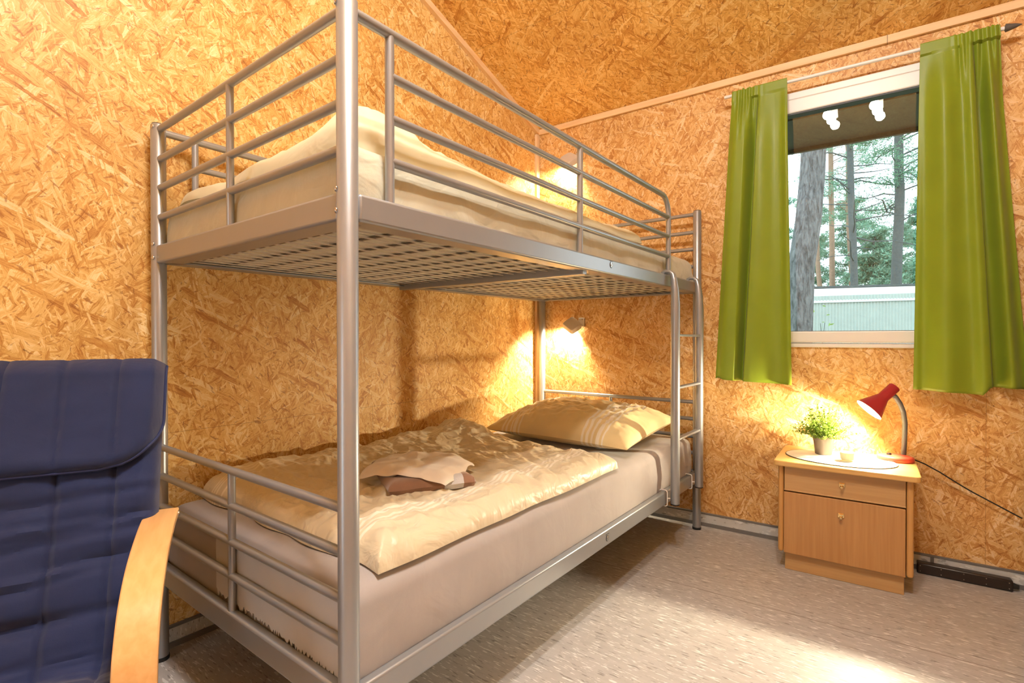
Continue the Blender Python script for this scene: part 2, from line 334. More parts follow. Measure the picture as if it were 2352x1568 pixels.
def bark(name, c0, c1):
    m_, nt, b = mat(name); L = nt.links; t = node(nt, 'ShaderNodeTexCoord'); mp = node(nt, 'ShaderNodeMapping'); mp.inputs['Scale'].default_value = (34, 34, 8); L.new(t.outputs['Object'], mp.inputs['Vector'])
    v = node(nt, 'ShaderNodeTexNoise', i_Scale=1.0, i_Detail=6.0, i_Roughness=.65, i_Distortion=.6); L.new(mp.outputs[0], v.inputs['Vector'])
    r = ramp(nt, [(.36, c0), (.62, c1)]); L.new(v.outputs['Fac'], r.inputs['Fac']); L.new(r.outputs['Color'], b.inputs['Base Color']); b.inputs['Roughness'].default_value = .95
    bp = node(nt, 'ShaderNodeBump', i_Strength=.9, i_Distance=.02); L.new(v.outputs['Fac'], bp.inputs['Height']); L.new(bp.outputs['Normal'], b.inputs['Normal']); return m_
M['bark'] = bark('grey pine bark', (.04, .046, .05), (.15, .165, .175))
M['bark_o'] = simple('orange pine bark', (.27, .19, .14), .95, var=.25, vscale=14)
M['bark_d'] = simple('slate pine bark', (.065, .088, .092), .95, var=.25, vscale=14)
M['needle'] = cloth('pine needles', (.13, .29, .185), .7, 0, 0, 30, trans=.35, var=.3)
M['needle_haze'] = cloth('pine needles with haze tint', (.225, .41, .31), .8, 0, 0, 30, trans=.35, var=.25)  # haze over distance is put into this paler, bluer needle colour
M['leaf_out'] = cloth('fresh birch leaves', (.24, .42, .10), .6, 0, 0, 30, trans=.4, var=.3)
M['tin'] = simple('weathered pale corrugated sheet', (.33, .40, .385), .6, var=.12, vscale=5)
M['tin_cap'] = simple('white ridge flashing', (.46, .50, .52), .5, var=.08)
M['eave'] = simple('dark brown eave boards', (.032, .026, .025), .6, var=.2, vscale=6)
M['grass'] = simple('mossy forest floor', (.13, .17, .07), 1, var=.4, vscale=3)
# clear pane: see-through with a mirror part that grows towards grazing angles
gm, gnt, gb = mat('window glass')
gnt.nodes.remove(gb)
tr = node(gnt, 'ShaderNodeBsdfTransparent'); tr.inputs[0].default_value = (.93, .97, .96, 1)
gl = node(gnt, 'ShaderNodeBsdfGlossy'); gl.inputs['Roughness'].default_value = 0.0
fr = node(gnt, 'ShaderNodeFresnel'); ge = node(gnt, 'ShaderNodeNewGeometry'); io = node(gnt, 'ShaderNodeMath', operation='MULTIPLY_ADD'); io.inputs[1].default_value = 1/1.5-1.5; io.inputs[2].default_value = 1.5; gnt.links.new(ge.outputs['Backfacing'], io.inputs[0]); gnt.links.new(io.outputs[0], fr.inputs['IOR']); ms = node(gnt, 'ShaderNodeMixShader')
gnt.links.new(fr.outputs[0], ms.inputs[0]); gnt.links.new(tr.outputs[0], ms.inputs[1]); gnt.links.new(gl.outputs[0], ms.inputs[2]); gnt.links.new(ms.outputs[0], gnt.nodes['Material Output'].inputs['Surface'])
M['glass'] = gm

# ------------------------------------------------------------------ room shell
SR, TB = 3.32, 4.6                         # right wall along s, back wall along t
Z0, SL, TR = 2.290, .349, 2.9              # ceiling height at the window wall, its slope, ridge distance
def ceil(t): return Z0+SL*t if t <= TR else Z0+SL*TR-SL*(t-TR)
# floor
mb = MB(); a = WP(-.25, -.15, 0); b_ = WP(SR+.2, -.15, 0); c_ = WP(SR+.2, TB+.2, 0); d_ = WP(-.5, TB+.2, 0)
mb.prism([d_, c_, b_, a], (0, 0, -.08)); mb.f = [list(reversed(q)) for q in mb.f]
struct('floor', mb, M['floor'], 'beige grey flecked linoleum floor', 'floor', smooth=False)
# window wall with its opening, local slab 0.14 thick behind the t=0 face
WS0, WS1, WZ0, WZ1 = 1.24, 1.985, .945, 2.135
mb = MB()
def slab(s0, s1, z0, z1):
    mb.obox((WP((s0+s1)/2, -.07, (z0+z1)/2)), EX*(s1-s0)/2, EN*.07, (0, 0, (z1-z0)/2))
slab(-.2, WS0, -.05, Z0+.02); slab(WS1, SR+.2, -.05, Z0+.02); slab(WS0, WS1, -.05, WZ0); slab(WS0, WS1, WZ1, Z0+.02)
struct('wall_right', mb, M['osb_right'], 'strand board wall with the window in it', 'wall', smooth=False)
mb = MB(); prof = [(-.16, -.05), (-.16, Z0-.03), (TR, ceil(TR)+.05), (TB+.2, ceil(TB+.2)+.05), (TB+.2, -.05)]
mb.prism([Vector((XL, C0-t, z)) for t, z in prof], (-.1, 0, 0))
struct('wall_left', mb, M['osb_left'], 'strand board gable wall behind the bunk bed', 'wall', smooth=False)
mb = MB(); mb.prism([WP(SR, t, z) for t, z in prof], EX*.1); struct('wall_side', mb, M['osb_side'], 'strand board wall right of the camera', 'wall', smooth=False)
DS0, DS1, DZ0, DZ1 = .02, .80, .05, 2.10           # glazed door behind the camera
mb = MB()
def bslab(s0, s1, z0, z1): mb.obox(WP((s0+s1)/2, TB+.05, (z0+z1)/2), EX*(s1-s0)/2, EN*.05, (0, 0, (z1-z0)/2))
bslab(-.5, DS0, -.05, 3.3); bslab(DS1, SR+.2, -.05, 3.3); bslab(DS0, DS1, -.05, DZ0); bslab(DS0, DS1, DZ1, 3.3)
struct('wall_back', mb, M['osb_back'], 'strand board wall behind the camera', 'wall', smooth=False)
gd = thing('door_1', 'white glazed door behind the camera', 'door', WP((DS0+DS1)/2, TB+.04, 0), TH); gd['kind'] = 'structure'
for s0, s1 in ((DS0, DS1),):
    mb = MB()
    for a, b_, z0, z1 in ((s0, s1, DZ0, DZ0+.12), (s0, s1, DZ1-.1, DZ1), (s0, s0+.09, DZ0, DZ1), (s1-.09, s1, DZ0, DZ1)): mb.obox(WP((a+b_)/2, TB+.04, (z0+z1)/2), EX*(b_-a)/2, EN*.03, (0, 0, (z1-z0)/2))
    lf = obj('door_leaf', mb, M['pvc'], gd, smooth=False, world=True)
    mb = MB(); mb.obox(WP((s0+s1)/2, TB+.04, (DZ0+DZ1)/2), EX*((s1-s0)/2-.08), EN*.004, (0, 0, (DZ1-DZ0)/2-.09)); obj('pane', mb, M['glass'], lf, smooth=False, world=True)
mb = MB()
mb.prism([WP(-.45, -.12, ceil(-.12)), WP(SR+.2, -.12, ceil(-.12)), WP(SR+.2, TR, ceil(TR)), WP(-.45, TR, ceil(TR))], (0, 0, .08))
mb.prism([WP(-.45, TR, ceil(TR)), WP(SR+.2, TR, ceil(TR)), WP(SR+.2, TB+.2, ceil(TB+.2)), WP(-.45, TB+.2, ceil(TB+.2))], (0, 0, .08))
struct('ceiling', mb, M['osb_ceil'], 'sloping strand board ceiling', 'ceiling', smooth=False)
# pine cover strips
XC = XL                                     # corner at about s=-0.05
mb = MB(); mb.obox(WP(SR/2-.03, .007, Z0-.014), EX*(SR/2+.02), EN*.008, (0, 0, .017))
mb2 = MB(); mb2.obox(WP(1.74, .0075, Z0-.014), EX*.0008, EN*.0088, (0, 0, .0172))
t1 = struct('trim_1', mb, M['pine'], 'pale pine strip between window wall and ceiling', 'trim', smooth=False, bevel=.002)
obj('strip_joint', mb2, M['oak_dark'], t1, smooth=False)
mb = MB(); mb.prism([Vector((XL, C0+.02, ceil(-.02)-.034)), Vector((XL, C0-TR, ceil(TR)-.034)), Vector((XL, C0-TR, ceil(TR)+.01)), Vector((XL, C0+.02, ceil(-.02)+.01))], (.022, 0, 0))
struct('trim_2', mb, M['pine_y'], 'pale pine strip rising along the sloping ceiling', 'trim', smooth=False)
mb = MB(); mb.box((XL, C0-.035, .07), (XL+.016, C0-.005, Z0-.03)); struct('trim_3', mb, M['pine_z'], 'pale pine strip upright in the room corner', 'trim', smooth=False)
# skirting
mb = MB(); mb.obox(WP(SR/2-.05, .0055, .040), EX*(SR/2+.02), EN*.0055, (0, 0, .022))
sk_ = struct('baseboard_right', mb, M['skirt'], 'light grey linoleum skirting under the window', 'baseboard', smooth=False)
mb = MB(); mb.obox(WP(SR/2-.05, .0065, .0645), EX*(SR/2+.02), EN*.0065, (0, 0, .0035)); obj('top_profile', mb, M['skirt_dark'], sk_, smooth=False, label='dark grey edge profile')
mb = MB(); mb.obox(WP(SR/2-.05, .008, .009), EX*(SR/2+.02), EN*.008, (0, 0, .009)); obj('foot_profile', mb, M['skirt_dark'], sk_, smooth=False, label='dark grey foot profile')
mb = MB(); mb.obox(WP(1.900, .0062, .040), EX*.006, EN*.0062, (0, 0, .022)); obj('joint_gap', mb, M['skirt_dark'], sk_, smooth=False, label='dark gap in skirting')
mb = MB(); mb.box((XL, -TB, .018), (XL+.011, C0-.03, .062))
sk_ = struct('baseboard_left', mb, M['skirt'], 'light grey linoleum skirting under the bunk bed', 'baseboard', smooth=False)
mb = MB(); mb.box((XL, -TB, .061), (XL+.013, C0-.03, .068)); obj('top_profile', mb, M['skirt_dark'], sk_, smooth=False, label='dark edge profile')
mb = MB(); mb.box((XL, -TB, 0), (XL+.016, C0-.03, .018)); obj('foot_profile', mb, M['skirt_dark'], sk_, smooth=False, label='dark foot profile')

# ------------------------------------------------------------------ window
def wbox(mb, s0, s1, t0, t1, z0, z1): return mb.obox(WP((s0+s1)/2, (t0+t1)/2, (z0+z1)/2), EX*(s1-s0)/2, EN*(t1-t0)/2, (0, 0, (z1-z0)/2))
def ring(s0, s1, z0, z1, wl_, wr_, wb_, wt_, t0, t1):
    mb = MB(); wbox(mb, s0, s1, t0, t1, z0, z0+wb_); wbox(mb, s0, s1, t0, t1, z1-wt_, z1); wbox(mb, s0, s0+wl_, t0, t1, z0+wb_, z1-wt_); wbox(mb, s1-wr_, s1, t0, t1, z0+wb_, z1-wt_); return mb
win = thing('window_1', 'white plastic framed window between the green curtains', 'window', WP(1.6125, -.03, .936), TH); win['kind'] = 'structure'
obj('window_frame', ring(1.225, 2.0, .936, 2.144, .05, .05, .020, .034, -.06, .012), M['pvc'], win, smooth=False, bevel=.004, world=True)
obj('sash', ring(1.262, 1.963, .9585, 2.108, .05, .05, .0535, .066, -.05, .022), M['pvc'], win, smooth=False, bevel=.006, world=True)
obj('seal', ring(1.308, 1.917, 1.008, 2.046, .006, .006, .005, .010, -.03, .018), M['gasket'], win, smooth=False, world=True, label='dark glazing seal')
mb = MB(); wbox(mb, 1.306, 1.919, -.012, -.006, 1.006, 2.046); obj('pane', mb, M['glass'], win, smooth=False, world=True, label='clear window pane')

# ------------------------------------------------------------------ bunk bed
bed = thing('bunk_bed', 'silver grey tubular steel bunk bed in the corner', 'bunk bed', (BW/2, -BL/2, 0))
def bt(name, path, r, n=16, mt='metal', parent=None, **k):
    mb = MB(); mb.tube(path, r, n); return obj(name, mb, M[mt], parent or bed, world=True, **k)
RP = .0203
posts = [(0, 0), (BW, 0), (0, -BL), (BW, -BL)]
for (x, y) in posts:
    p = bt('post', [(x, y, .012), (x, y, BH-.004), (x, y, BH)], [RP, RP, RP-.003], 24)
    bt('foot_cap', [(x, y, 0), (x, y, .012)], [RP+.0012, RP+.0016], 24, 'black', p, label='black rubber foot')
    bt('top_cap', [(x, y, BH-.002), (x, y, BH+.002)], RP-.0035, 20, 'black', p, label='black top cap')
UP = [1.614, 1.523, 1.4365, 1.3475]; LO = [.651, .5643, .4736, .389]
for y in (-BL, 0):
    for z in UP+LO:
        bt('end_rail', [(RP*.8, y, z), (BW-RP*.8, y, z)], .0098)
    bt('end_upright', [(.4715, y, 1.262), (.4715, y, 1.614)], .0092)
    bt('end_upright', [(.4715, y, .302), (.4715, y, .651)], .0092)
FU0, FU1, FL0, FL1 = 1.208, 1.262, .245, .303
for (z0, z1) in ((FU0, FU1), (FL0, FL1)):
    for y in (-BL, 0):
        mb = MB(); mb.box((RP*.7, y-.0125, z0), (BW-RP*.7, y+.0125, z1)); obj('end_beam', mb, M['metal'], bed, world=True, bevel=.006, seg=3)
        mb = MB(); sg = 1 if y < 0 else -1; mb.box((RP, min(y, y+sg*.05), z0+.001), (BW-RP, max(y, y+sg*.05), z0+.006)); obj('support_lip', mb, M['metal'], bed, world=True, smooth=False)
    for x in (0, BW):
        sg = 1 if x == 0 else -1
        mb = MB(); mb.box((x-.0125, -BL+RP*.9, z0), (x+.0125, -RP*.9, z1)); obj('side_rail', mb, M['metal'], bed, world=True, bevel=.006, seg=3)
        mb = MB(); mb.box((min(x, x+sg*.045), -BL+RP, z0+.001), (max(x, x+sg*.045), -RP, z0+.006)); obj('support_lip', mb, M['metal'], bed, world=True, smooth=False)
    mb = MB(); mb.box((.0125, -1.155, z0-.012), (BW-.0125, -1.125, z0+.022)); obj('cross_beam', mb, M['metal'], bed, world=True, bevel=.003)
    for (y0, y1) in ((-BL+.03, -1.155), (-1.125, -.03)):
        mb = MB(); mbx = MB(); nx = 18; ny = int((y1-y0)/.098)
        for i in range(nx):
            x = .03+(BW-.06)*(i+.5)/nx; mb.obox((x, (y0+y1)/2, z0+.009), (.0026, 0, 0), (0, (y1-y0)/2, 0), (0, 0, .0014))
        for j in range(ny):
            y = y0+(y1-y0)*(j+.5)/ny; mbx.obox((BW/2, y, z0+.0125), (BW/2-.02, 0, 0), (0, .0055, 0), (0, 0, .0015))
        wm = obj('wire_mesh', mb, M['metal_in'], bed, world=True, smooth=False)
        obj('cross_wires', mbx, M['wire_shade'], wm, world=True, smooth=False, label='cross wires coloured dark as shaded mattress gaps')
# guard rails on the upper bunk
for x, side in ((BW, 1), (0, -1)):
    zt = UP[0]-.004
    arc = [(x, -.404-.075+.075*sin(a), zt-.075+.075*cos(a)) for a in [i*pi/2/8 for i in range(9)]]
    g_ = bt('guard_rail', [(x, -BL+RP*.8, zt)]+arc+[(x, -.404, FU1-.004)], .0112)
    for y in (-1.978, -1.194):
        bt('guard_upright', [(x, y, FU1-.004), (x, y, zt-.004)], .0098, parent=g_)
    for z in UP[1:]:
        bt('guard_bar', [(x, -1.978, z), (x, -.404, z)], .0098, parent=g_)
# fixings
for (x, y) in ((BW, -BL), (0, -BL)):
    for z in (1.266, 1.225, 1.619):
        mb = MB(); mb.lathe([(.006, 0), (.006, .001), (.0045, .003), (.0015, .0032)], Vector((x, y, z))+Vector((-.45 if x else .45, -.89, 0)).normalized()*RP, 14, (-.45 if x else .45, -.89, 0)); obj('screw', mb, M['screw'], bed, world=True)
for (y, z) in ((-.992, 1.243), (-1.021, .273)):
    mb = MB(); mb.lathe([(.0095, 0), (.0095, .0008), (.0075, .0012), (.0075, .0004), (.004, .0003), (.004, .0022), (.002, .0025)], (BW+.0125, y, z), 20, (1, 0, 0)); s_ = obj('fixing_bolt', mb, M['screw'], bed, world=True)
    mb = MB(); mb.box((BW+.0124, y-.014, z+.0125), (BW+.0131, y+.012, z+.0142)); mb.tube([(BW+.0129, y+.0115*sin(a), z+.0115*cos(a)) for a in [pi*.98+i*pi*.9/10 for i in range(11)]], .0009, 6)
    obj('slot_mark', mb, M['hole'], s_, world=True, smooth=False, label='dark slot round bolt')

# ladder hooked over the front rail
lad = thing('ladder', 'silver steel ladder hooked on the bunk bed front near the window', 'ladder', (1.0, -.27, .25))
YL = (-.437, -.108)
for y in YL:
    pth = [(1.002, y, .251), (1.002, y, 1.13), (1.0, y, 1.19), (.996, y, 1.235), (.990, y, 1.262), (.978, y, 1.274), (.957, y, 1.2765), (.944, y, 1.270), (.938, y, 1.25)]
    rr = [.0198, .0198, .0175, .014, .011, .009, .0085, .008, .007]
    st = bt('stringer', pth, rr, 20, parent=lad)
    bt('stringer_cap', [(1.002, y, .246), (1.002, y, .252)], .0192, 18, 'black', st, label='black plug in stringer end')
    # wire clip round the lower rail
    yy = y-.0235; q = []
    for cx_, cz_, a0 in ((BW+.008, FL1-.004, 0), (BW-.008, FL1-.004, 90), (BW-.008, FL0+.004, 180), (BW+.008, FL0+.004, 270)):
        q += [(cx_+.0105*cos(radians(a0+k*15)), cz_+.0105*sin(radians(a0+k*15))) for k in range(7)]
    q.append(q[0]); mb = MB(); mb.tube([(a, yy, b) for a, b in q], .0024, 8); mb.tube([(BW+.0185, yy, .275), (BW+.03, yy+.005, .275)], .0024, 8); obj('rail_clip', mb, M['white'], lad, world=True, label='white wire clip')
for z in (.992, .760, .530):
    mb = MB(); mb.obox((1.000, sum(YL)/2, z), (.014, 0, 0), (0, (YL[1]-YL[0])/2-.006, 0), (0, 0, .0055)); obj('rung', mb, M['metal'], lad, world=True, bevel=.004)

# second bunk bed along the right: only the corner post by the window wall reaches into the picture
def copy_tree(o, parent=None):
    c = o.copy(); COL.objects.link(c); c.parent = parent
    for k in list(o.children): copy_tree(k, c)
    return c
bed2 = copy_tree(bed); bed2['label'] = 'bunk bed with one grey post at the right edge by the power strip'
bed2.location = WP(2.198, .050, 0)-Matrix.Rotation(TH, 3, 'Z') @ Vector((-BW/2, BL/2, 0)); bed2.rotation_euler = (0, 0, TH)

# ------------------------------------------------------------------ mattresses
def mattress(name, label, x0, x1, y0, y1, z0, z1, mt, seed, amp):
    mb = MB(); R = .045
    cx, cy = (x0+x1)/2, (y0+y1)/2; hx, hy, hz = (x1-x0)/2, (y1-y0)/2, (z1-z0)/2; cz = (z0+z1)/2
    def fold(u):     # parameter round the profile, as (offset from rim, height)
        return u
    def top(u, v):
        x = x0+(x1-x0)*(.5-.5*cos(pi*u)); y = y0+(y1-y0)*(.5-.5*cos(pi*v))
        d = max(0, min(x-x0, x1-x, y-y0, y1-y)); e = max(0, 1-d/R); z = z1-R*(1-sqrt(max(0, 1-e*e)))
        z += amp*fn3((x, y, seed), 5, 3)*min(1, d/.03)
        return (x, y, z)
    nu, nv = 60, 90
    mb.shell(top, lambda u, v: (x0+(x1-x0)*(.5-.5*cos(pi*u)), y0+(y1-y0)*(.5-.5*cos(pi*v)), z0), nu, nv)
    # side walls need inner rows to bulge: subdivide the rim band
    rim = mb.f[-(2*(nu+nv)):]; mb.f = mb.f[:-(2*(nu+nv))]
    for f in rim:
        b_, a_, a2, b2 = [mb.v[i] for i in f]; idx = [f[0], f[1]]
        K = 5; prev = (f[0], f[1])
        for k in range(1, K+1):
            if k < K:
                t = k/K; bulge = 1.0+0
                pb = b_.lerp(b2, t); pa = a_.lerp(a2, t)
                for p_ in (pb, pa):
                    n_ = Vector(((p_.x-cx)/hx, (p_.y-cy)/hy, 0)); 
                    ax_ = Vector((1 if n_.x > .9999 else (-1 if n_.x < -.9999 else 0), 1 if n_.y > .9999 else (-1 if n_.y < -.9999 else 0), 0))
                    w_ = sin(pi*t)*.006+amp*1.2*fn3((p_.x, p_.y, p_.z*2+seed), 9, 3)*sin(pi*t)
                    p_ += ax_*w_
                n0 = len(mb.v); mb.v += [pb, pa]; cur = (n0, n0+1)
            else: cur = (f[3], f[2])
            mb.f.append([prev[0], prev[1], cur[1], cur[0]]); prev = cur
    return tag(obj(name, mb, M[mt]), label, 'mattress')
mattress('mattress', 'mattress in rose beige fitted sheet on the lower bunk', .022, .938, -BL+.02, -.045, .262, .478, 'sheet_low', 3, .003)
mattress('mattress', 'mattress in cream fleece sheet on the upper bunk', .020, .935, -BL+.02, -.02, 1.224, 1.382, 'sheet_up', 8, .006)
# pale frayed panel hanging over the foot end of the lower mattress
rnd = random.Random(2); mb = MB(); fr_ = [.018*rnd.random() for _ in range(121)]
def hem(u, v):
    x = .36+.55*u; zb = .305-.012*u+fr_[int(u*120)]; z = .462+(zb-.462)*v
    return (x, -BL+.0095-.002*noise.noise(Vector((u*9, v*2, 3))), z)
mb.shell(hem, lambda u, v: tuple(Vector(hem(u, v))+Vector((0, .003, 0))), 120, 16)
tag(obj('sheet_panel', mb, M['hem']), 'pale grey frayed cloth over the foot of the lower mattress', 'cloth')
# ------------------------------------------------------------------ bedding
def wrinkle(x, y, s):
    p = Vector((x+.08*noise.noise(Vector((x*3, y*3, s+5))), y+.08*noise.noise(Vector((x*3, y*3, s+9))), 0))
    a = 0
    for ang, fx, fy, am in ((.5, 3.2, 12, .45), (-.7, 3.6, 14, .42), (1.3, 6, 20, .36), (.1, 8, 26, .30), (-.3, 12, 38, .18)):
        q = Vector((p.x*cos(ang)+p.y*sin(ang), -p.x*sin(ang)+p.y*cos(ang), 0)); n_ = noise.noise(Vector((q.x*fx, q.y*fy, s+ang*7)))
        a += am*(1-abs(n_)*2.2)
    return a
def spread(name, label, cat, mt, base, outline, thick, nu, nv, seed, wamp, hump=None, R=.036, kind=None, rootc=None):
    """quilt: outline(u,v) gives x,y; thick shell with rolled edges and creases"""
    mb = MB()
    def pos(u, v):
        x, y = outline(u, v); return x, y
    def top(u, v):
        uu, vv = .5-.5*cos(pi*u)*.995 if 0 else u, v
        x, y = pos(u, v)
        d = min(min(u, 1-u)*nuw, min(v, 1-v)*nvw); e = max(0, 1-d/R); prof = sqrt(max(0, 1-e*e))**.7
        h = thick*prof+wamp*wrinkle(x, y, seed)*min(1, d/.05)+.010*fn3((x, y, seed+2), 4, 2)*min(1, d/.05)
        if hump: h += hump(x, y, u, v)*min(1, .25+d/.08)
        return (x, y, base(x, y)+max(h, .004))
    x0, y0 = pos(0, .5); x1, y1 = pos(1, .5); nuw = sqrt((x1-x0)**2+(y1-y0)**2)
    x0, y0 = pos(.5, 0); x1, y1 = pos(.5, 1); nvw = sqrt((x1-x0)**2+(y1-y0)**2)
    mb.shell(top, lambda u, v: (*pos(u, v), base(*pos(u, v))+.0035), nu, nv)
    c_ = Vector((*pos(.5, .5), base(*pos(.5, .5)))); mb.v = [p-c_ for p in mb.v]
    o = obj(name, mb, M[mt]); o.location = c_
    return tag(o, label, cat)
def quad(c00, c10, c01, c11, wob=.012, s=0):
    def f(u, v):
        x = (c00[0]*(1-u)+c10[0]*u)*(1-v)+(c01[0]*(1-u)+c11[0]*u)*v; y = (c00[1]*(1-u)+c10[1]*u)*(1-v)+(c01[1]*(1-u)+c11[1]*u)*v
        return x+wob*noise.noise(Vector((u*4, v*5, s))), y+wob*noise.noise(Vector((u*5, v*4, s+3)))
    return f
def lowhump(x, y, u, v):
    return .042*exp(-((x-.05)/.22)**2)*(.85+.25*noise.noise(Vector((y*3.1, 0, 4))))+.030*exp(-((x-.15)/.16)**2-((y+.9)/.16)**2)+.022*exp(-((x-.80)/.12)**2-((y+1.9)/.12)**2)
spread('duvet', 'cream satin duvet spread creased over the lower bunk', 'duvet', 'duvet', lambda x, y: .479, quad((.055, -1.985), (.925, -1.985), (.04, -.80), (.935, -.86), .026, 1), .042, 220, 300, 11, .017, lowhump)
def uphump(x, y, u, v):
    return .075*exp(-((x-.84)/.17)**2-((y+1.90)/.22)**2)+.045*exp(-((x-.62)/.28)**2)*(.7+.3*noise.noise(Vector((y*2.5, 1, 4))))+.02*exp(-((x-.1)/.12)**2-((y+1.95)/.1)**2)
spread('duvet', 'pale cream duvet bunched up on the upper bunk', 'duvet', 'duvet_up', lambda x, y: 1.384, quad((.03, -2.035), (.875, -2.02), (.06, -.50), (.90, -.56), .02, 6), .036, 110, 160, 21, .010, uphump)
# pillow on the lower bunk
def pillow(name, label, cx, cy, cz, hx, hy, T, rz, tilt, mt, seed):
    mb = MB()
    def xy(u, v):
        a, b = 2*u-1, 2*v-1
        px = hx*a*(1-.07*(1-b*b)*0-.055*(1-abs(b)**2)*abs(a)**3+0); py = hy*b*(1-.10*(1-abs(a)**2)*abs(b)**3)
        return px, py, a, b
    def h(a, b): return max(0, (1-abs(a)**2.6))**.55*max(0, (1-abs(b)**2.4))**.6
    def wr_(x, y, a, b): return .016*wrinkle(x*1.3, y*1.3, seed)*min(1, h(a, b)*1.5)
    def top(u, v):
        x, y, a, b = xy(u, v); return (x, y, T*.62*h(a, b)+wr_(x, y, a, b))
    def bot(u, v):
        x, y, a, b = xy(u, v); return (x, y, -T*.38*h(a, b))
    mb.shell(top, bot, 90, 70)
    R_ = Matrix.Rotation(rz, 4, 'Z') @ Matrix.Rotation(tilt, 4, 'X')
    o = obj(name, mb, M[mt]); o.matrix_world = Matrix.Translation((cx, cy, cz)) @ R_
    return tag(o, label, 'pillow')
pillow('pillow', 'plump cream pillow with pale stripes at the head of the lower bunk', .515, -.42, .550, .395, .285, .155, -.03, .10, 'pillow', 4)
# towels
tw = Matrix.Translation((.585, -1.555, .532)) @ Matrix.Rotation(radians(61), 4, 'Z')
mb = MB()
def roundslab(mb, hx, hy, z0, z1, seed, amp, n=40, R=.018, corner=3.5):
    def xy(u, v):
        a, b = 2*u-1, 2*v-1
        return hx*a+amp*noise.noise(Vector((b*2, a, seed))), hy*b+amp*noise.noise(Vector((a*2, b, seed+3)))
    def edge(u, v):
        d = min(min(u, 1-u)*2*hx, min(v, 1-v)*2*hy); e = max(0, 1-d/R); return sqrt(max(0, 1-e*e))
    mb.shell(lambda u, v: (*xy(u, v), (z0+z1)/2+(z1-z0)/2*edge(u, v)+amp*.5*fn3((u*3, v*3, seed), 2, 2)*edge(u, v)), lambda u, v: (*xy(u, v), (z0+z1)/2-(z1-z0)/2*edge(u, v)), n, n)
roundslab(mb, .130, .165, 0, .044, 1, .007, 50, .030)
o = obj('towel', mb, M['towel_b']); o.matrix_world = tw
tag(o, 'brown and grey striped towel folded under a cream cloth', 'towel')
mb = MB(); roundslab(mb, .158, .138, .0, .012, 9, .005, 60)
for p_ in mb.v: a_, b_ = p_.x/.158, p_.y/.138; p_.x *= 1-.10*b_*b_; p_.y *= 1-.10*a_*a_
def drape(p):
    d = Vector((p.x, p.y, 0)).length; w_ = max(0, d-.105); return Vector((p.x, p.y, max(-.036, p.z-w_*w_*5.0)+.008*noise.noise(Vector((p.x*18, p.y*18, 2)))+.006*(1-abs(noise.noise(Vector((p.x*14+3, p.y*8, 5))))*2)))
mb.v = [drape(p) for p in mb.v]
o = obj('towel', mb, M['towel_c']); o.matrix_world = Matrix.Translation((.585, -1.560, .580)) @ Matrix.Rotation(radians(22), 4, 'Z')
tag(o, 'small cream towel laid on top of the brown towel', 'towel')

# ------------------------------------------------------------------ armchair
AC = -.425
ch = thing('armchair', 'armchair with navy blue cushion and birch arms at the left edge', 'armchair', (.205, -2.431, 0), AC)
# side profile (x forward, z up) of the cushion face
PR = [(0, .898), (.030, .83), (.062, .75), (.100, .66), (.14, .56), (.180, .47), (.218, .38), (.245, .325), (.295, .300), (.38, .305), (.48, .325), (.57, .340), (.62, .325), (.64, .285)]
def _cr(i, f):
    n_ = len(PR)-1; P = [Vector((*PR[max(0, min(n_, i+k))], 0)) for k in (-1, 0, 1, 2)]
    return .5*((2*P[1])+(P[2]-P[0])*f+(2*P[0]-5*P[1]+4*P[2]-P[3])*f*f+(3*P[1]-P[0]-3*P[2]+P[3])*f**3)
_T = [_cr(i, k/12) for i in range(len(PR)-1) for k in range(12)]+[Vector((*PR[-1], 0))]
_S = [0]
for a_, b_ in zip(_T, _T[1:]): _S.append(_S[-1]+(b_-a_).length)
PL = _S[-1]
def prof_at(t):                                        # by arc length
    d = max(0, min(1, t))*PL; k = 0; lo_, hi_ = 0, len(_S)-2
    while lo_ < hi_:
        md = (lo_+hi_+1)//2
        if _S[md] <= d: lo_ = md
        else: hi_ = md-1
    q = _T[lo_].lerp(_T[lo_+1], (d-_S[lo_])/(_S[lo_+1]-_S[lo_])); return Vector((q.x, 0, q.y))
def prof_n(t):
    d = (prof_at(min(1, t+.01))-prof_at(max(0, t-.01))).normalized(); return Vector((-d.z, 0, d.x))
SEAM = (-.2, -.1, 0, .1, .2); HWC = .282
def face(y, t, th, R=.035, L_=1.25):
    e = max(0, 1-(HWC-abs(y))/R); pr = sqrt(max(0, 1-e*e)); d2 = min(t, 1-t)*L_; e2 = max(0, 1-d2/.02); pr *= sqrt(max(0, 1-e2*e2))
    g = sum(exp(-((y-s_)/.006)**2) for s_ in SEAM); puff = 1-.0
    k = min(abs(y-s_) for s_ in SEAM+(-.3, .3)); 
    crease = 0
    for tc_, am, wd, sl in ((.285, .012, .011, .3), (.315, .008, .009, -.1), (.365, .014, .011, .4), (.405, .010, .009, .2), (.50, .026, .014, .12), (.34, .008, .008, .5), (.43, .009, .009, .45)):
        tt = t-tc_+sl*(y-.1)*.25+.012*noise.noise(Vector((y*7, tc_*20, 0))); crease += am*exp(-(tt/wd)**2)*(.35+.65*max(0, noise.noise(Vector((y*5+tc_*31, 2, 1)))*.9+.45))
    w_ = .009*fn3((t*16, y*4, 3), 1, 3)*min(1, t*5)
    return th*pr-.007*g*pr+.006*min(1, k/.05)*pr-crease*pr+w_*pr
def cfront(u, v):
    y = -HWC+2*HWC*u; return prof_at(v)+Vector((0, y, 0))+prof_n(v)*face(y, v, .036)
def cback(u, v):
    y = -HWC+2*HWC*u; return prof_at(v)+Vector((0, y, 0))-prof_n(v)*face(y, v, .030)*.9
mb = MB(); mb.shell(cfront, cback, 120, 150); mb.f = [list(reversed(q)) for q in mb.f]
